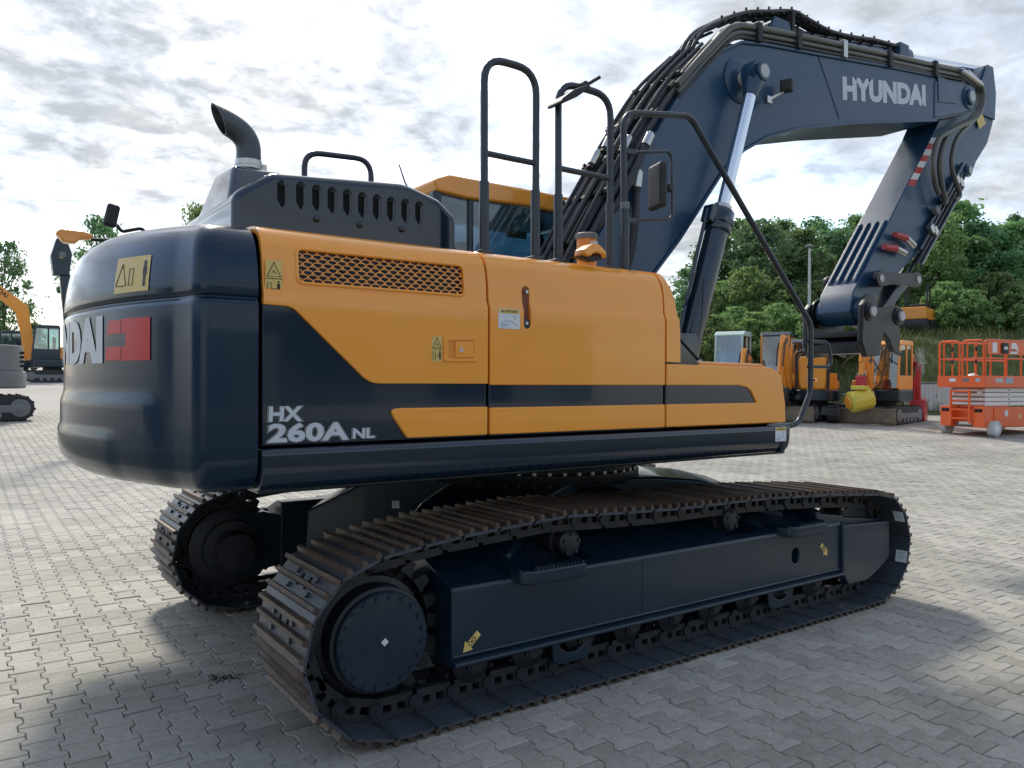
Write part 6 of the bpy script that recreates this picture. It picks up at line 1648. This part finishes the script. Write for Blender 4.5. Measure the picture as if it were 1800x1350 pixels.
TR = [('round', 1216, 36.5, 478, 'the mast of the boom cylinder'), ('oval', 1258, 38, 418, 'the boom cylinder'), ('oval', 1300, 41, 396, 'the pale green roofed excavator'), ('round', 1338, 37, 396, 'the folded dipper'), ('slim', 1372, 42, 396, 'the folded dipper'),
      ('oval', 1408, 37.5, 412, 'the lamp post'), ('airy', 1438, 43, 394, 'the lamp post'), ('round', 1478, 39, 410, 'the quick coupler'), ('oval', 1515, 43, 388, 'the stick'), ('oval', 1560, 38, 420, 'the lower end of the stick'), ('round', 1605, 41, 392, 'the yellow roller'),
      ('slim', 1652, 37, 384, 'the yellow roller'), ('oval', 1682, 39, 364, 'the yellow roller'), ('round', 1722, 38, 398, 'the scissor lift'), ('slim', 1752, 42, 404, 'the scissor lift'), ('oval', 1788, 38, 398, 'the scissor lift'), ('round', 1830, 41, 376, 'the sign panel of the scissor lift'), ('oval', 1885, 39, 392, 'the far end of the scissor lift'),
      ('round', 1180, 40, 540, 'the boom foot')]
LK = {'round': 'dark spreading broadleaf tree', 'oval': 'dense mid green oval tree', 'slim': 'slender light green tree', 'airy': 'thin open crowned tree'}
cnt = {}
for i, (k, u, dep, vt, near) in enumerate(TR):
    x, y, z = pt(u, dep); zt = 1.58 + (677 - vt) / 1380.9 * dep
    lb = '%s on the bank behind %s' % (LK[k], near)
    tree(k, (x, y, z - .1), zt - z + .1, i * 1.7, lb, 'trees on the bank', wide=1.12)
BS = [(1205, 34.5, 560), (1238, 33.5, 520), (1275, 34.2, 500), (1318, 33.6, 478), (1356, 34.5, 500), (1395, 33.8, 510), (1440, 34.3, 500), (1482, 33.6, 530), (1530, 34.6, 505), (1575, 36.5, 515), (1625, 36.8, 505), (1668, 34.2, 500), (1705, 33.6, 515), (1745, 34.6, 485), (1790, 33.7, 505), (1838, 34.4, 490)]
BL = ['light green bush behind the boom foot', 'light green bush just behind the boom cylinder', 'light green bush above the pale green roof', 'tall light bush above the dark roofed cab', 'light bush above the folded dipper', 'light bush at the foot of the lamp post', 'light bush between lamp post and quick coupler',
      'light bush right behind the quick coupler', 'light bush behind the lower stick', 'light bush behind the tail of the roller', 'light bush behind the head of the roller', 'light bush beside the roller, towards the scissor lift', 'small light bush between roller and scissor lift', 'tall light bush above the lift platform', 'light bush above the lift sign panel', 'light bush beyond the far end of the scissor lift']
for i, (u, dep, vt) in enumerate(BS):
    x, y, z = pt(u, dep); zt = 1.58 + (677 - vt) / 1380.9 * dep
    tree('bush', (x, y, z - .1), zt - z + .1, i * 2.1, BL[i], 'bushes along the bank top', 'bush', wide=1.0)
for i, (k, u, dep, vt, lb) in enumerate((('airy', 6, 60, 436, 'open dark tree behind the far yellow excavator'), ('round', -40, 62, 490, 'broad dark tree behind the cream bonneted excavator'), ('airy', 178, 58, 396, 'tall thin tree rising behind the counterweight'), ('round', 60, 75, 575, 'low round tree far behind the yellow boom'), ('slim', 350, 62, 374, 'slender tree whose tip shows beside the exhaust tower'))):
    l = (u - 900) / 1380.9 * dep; fx, fy = math.cos(yaw), math.sin(yaw)
    x = -3.459 + dep * fx + l * fy; y = -4.552 + dep * fy - l * fx; z = hgt(x, y); zt = 1.58 + (677 - vt) / 1380.9 * dep
    tree(k, (x, y, z - .1), zt - z, 2.3 * i, lb, 'trees beyond the yard', wide=.72)
SB = [(1222, 30.5, 575, 'low bush on the slope beside the boom cylinder foot'), (1252, 29.5, 560, 'low bush on the slope above the pale green cab'), (1290, 30.5, 545, 'leafy slope bush between the pale green and amber cabs'), (1330, 29.6, 555, 'low slope bush over the dark roofed cab'), (1372, 30.4, 540, 'leafy slope bush behind the folded dipper'), (1415, 29.5, 558, 'low slope bush at the base of the lamp post'), (1462, 30.4, 545, 'leafy slope bush behind the front handrail'), (1510, 29.8, 565, 'low slope bush under the quick coupler')]
for i, (u, dep, vt, lb) in enumerate(SB):
    x, y, z = pt(u, dep); zt = 1.58 + (677 - vt) / 1380.9 * dep
    tree('bush', (x, y, z - .15), zt - z + .15, 1.0 + i * 1.3, lb, 'bushes on the bank slope', 'bush', wide=1.05)
# lamp post on the bank
x, y, z = pt(1422, 31.5)
lpz = 1.58 + (677 - 438) / 1380.9 * 31.5
lp_ = thing('lamp_post', 'slim grey lamp post standing in front of the bank trees', 'lamp post', (x, y, z))
MB().lathe((0, 0, -.1), (0, 0, 1), [(0, .10), (.5, .095), (.52, .07), (lpz - z, .045), (lpz - z + .1, .045)], 14).build('pole', 'lgrey', lp_)
MB().lathe((0, 0, lpz - z - .02), (0, 0, 1), [(0, .10), (.03, .17), (.10, .17), (.14, .05)], 16).build('lamp_head', 'grey', lp_)
# yellow roller on the bank
x, y, z = pt(1612, 33.2)
ro_ = thing('road_roller', 'small yellow roller with dark canopy posts parked on the grass bank', 'roller', (x, y, z + .02), R(14))
MB().prism([(-.85, .62), (.75, .62), (.80, .95), (.70, 1.12), (-.80, 1.14)], -.5, .5, 'y').build('body', 'amber', ro_, bevel=.05)
MB().prism([(-.7, .42), (.7, .42), (.7, .62), (-.7, .62)], -.42, .42, 'y').build('frame', 'black', ro_, bevel=.03)
for xx in (-.55, .58): MB().lathe((xx, -.5, .38), (0, 1, 0), [(0, .3), (.02, .38), (.98, .38), (1.0, .3)], 24).build('drum', 'black', ro_)
for xx in (-.25, .28):
    for yy in (-.42, .42): MB().cyl((xx, yy, 1.1), (xx * .8, yy, 2.1), .035, n=8).build('canopy_post', 'black', ro_)
MB().box(-.3, .3, -.3, .3, 1.12, 1.3).build('seat', 'black', ro_, bevel=.05)
MB().cyl((.35, -.05, 1.1), (.28, -.05, 1.55), .02, n=8).build('steering_column', 'lime', ro_)
MB().box(.78, .81, -.4, -.2, .75, .95).build('tail_light', 'redpaint', ro_, bevel=.01)

# ---------------------------------------------------------------- unseen halls added behind the viewer to give the paint dark reflections
M['cladding'] = mat('dark_blue_cladding', (.035, .050, .075), .55, 0, 0, .08, .5)
M['cladding2'] = mat('grey_cladding', (.16, .17, .18), .6, 0, 0, .08, .5)
hall = thing('reflection_hall', 'unseen long dark blue hall with roller doors, added for paint reflections', 'building', (4, -46, 0))
MB().box(-34, 34, -12, 0, -.3, 6.0).build('wall', 'cladding', hall)
for k in range(6): MB().box(-29 + k * 11, -24.5 + k * 11, 0, .06, -.1, 4.6).build('roller_door', 'cladding2', hall, bevel=.02)
MB().box(-34.4, 34.4, -12.3, .4, 6.0, 6.4).build('roof', 'grey', hall, bevel=.05)
hall2 = thing('tail_reflection_hall', 'unseen dark hall with grey gates, added for counterweight reflections', 'building', (-44, 2, 0))
MB().box(-10, 0, -22, 24, -.3, 7.5).build('wall', 'cladding', hall2)  # added wall, kept tall and dark to darken the counterweight's reflections
for k in range(4): MB().box(0, .06, -18 + k * 10, -13.5 + k * 10, -.1, 4.4).build('gate', 'cladding2', hall2, bevel=.02)
MB().box(-10.3, .4, -22.4, 24.4, 7.5, 7.85).build('roof', 'grey', hall2, bevel=.05)

# soil crumbs dropped on the paving
rs = random.Random(4); m_ = MB()
c0 = (-2.32, -0.25, -0.003)
for k in range(220):
    x = c0[0] + rs.gauss(0, .045); y = c0[1] + rs.gauss(0, .03) - .3 * (x - c0[0]); r = rs.uniform(.001, .0055)
    m_.add([(x + r * a, y + r * b, .0005 + r * c) for a, b, c in ((1, 0, 0), (-.5, .8, 0), (-.5, -.8, 0), (.1, .1, 1.1))], [(0, 1, 3), (1, 2, 3), (2, 0, 3)])
so_ = m_.build('soil_crumbs', mat('dark_soil', (.025, .02, .016), .95), None, smooth=False); so_['kind'] = 'stuff'; so_['label'] = 'dark soil crumbs dropped on the paving beside the track'; so_['category'] = 'soil'
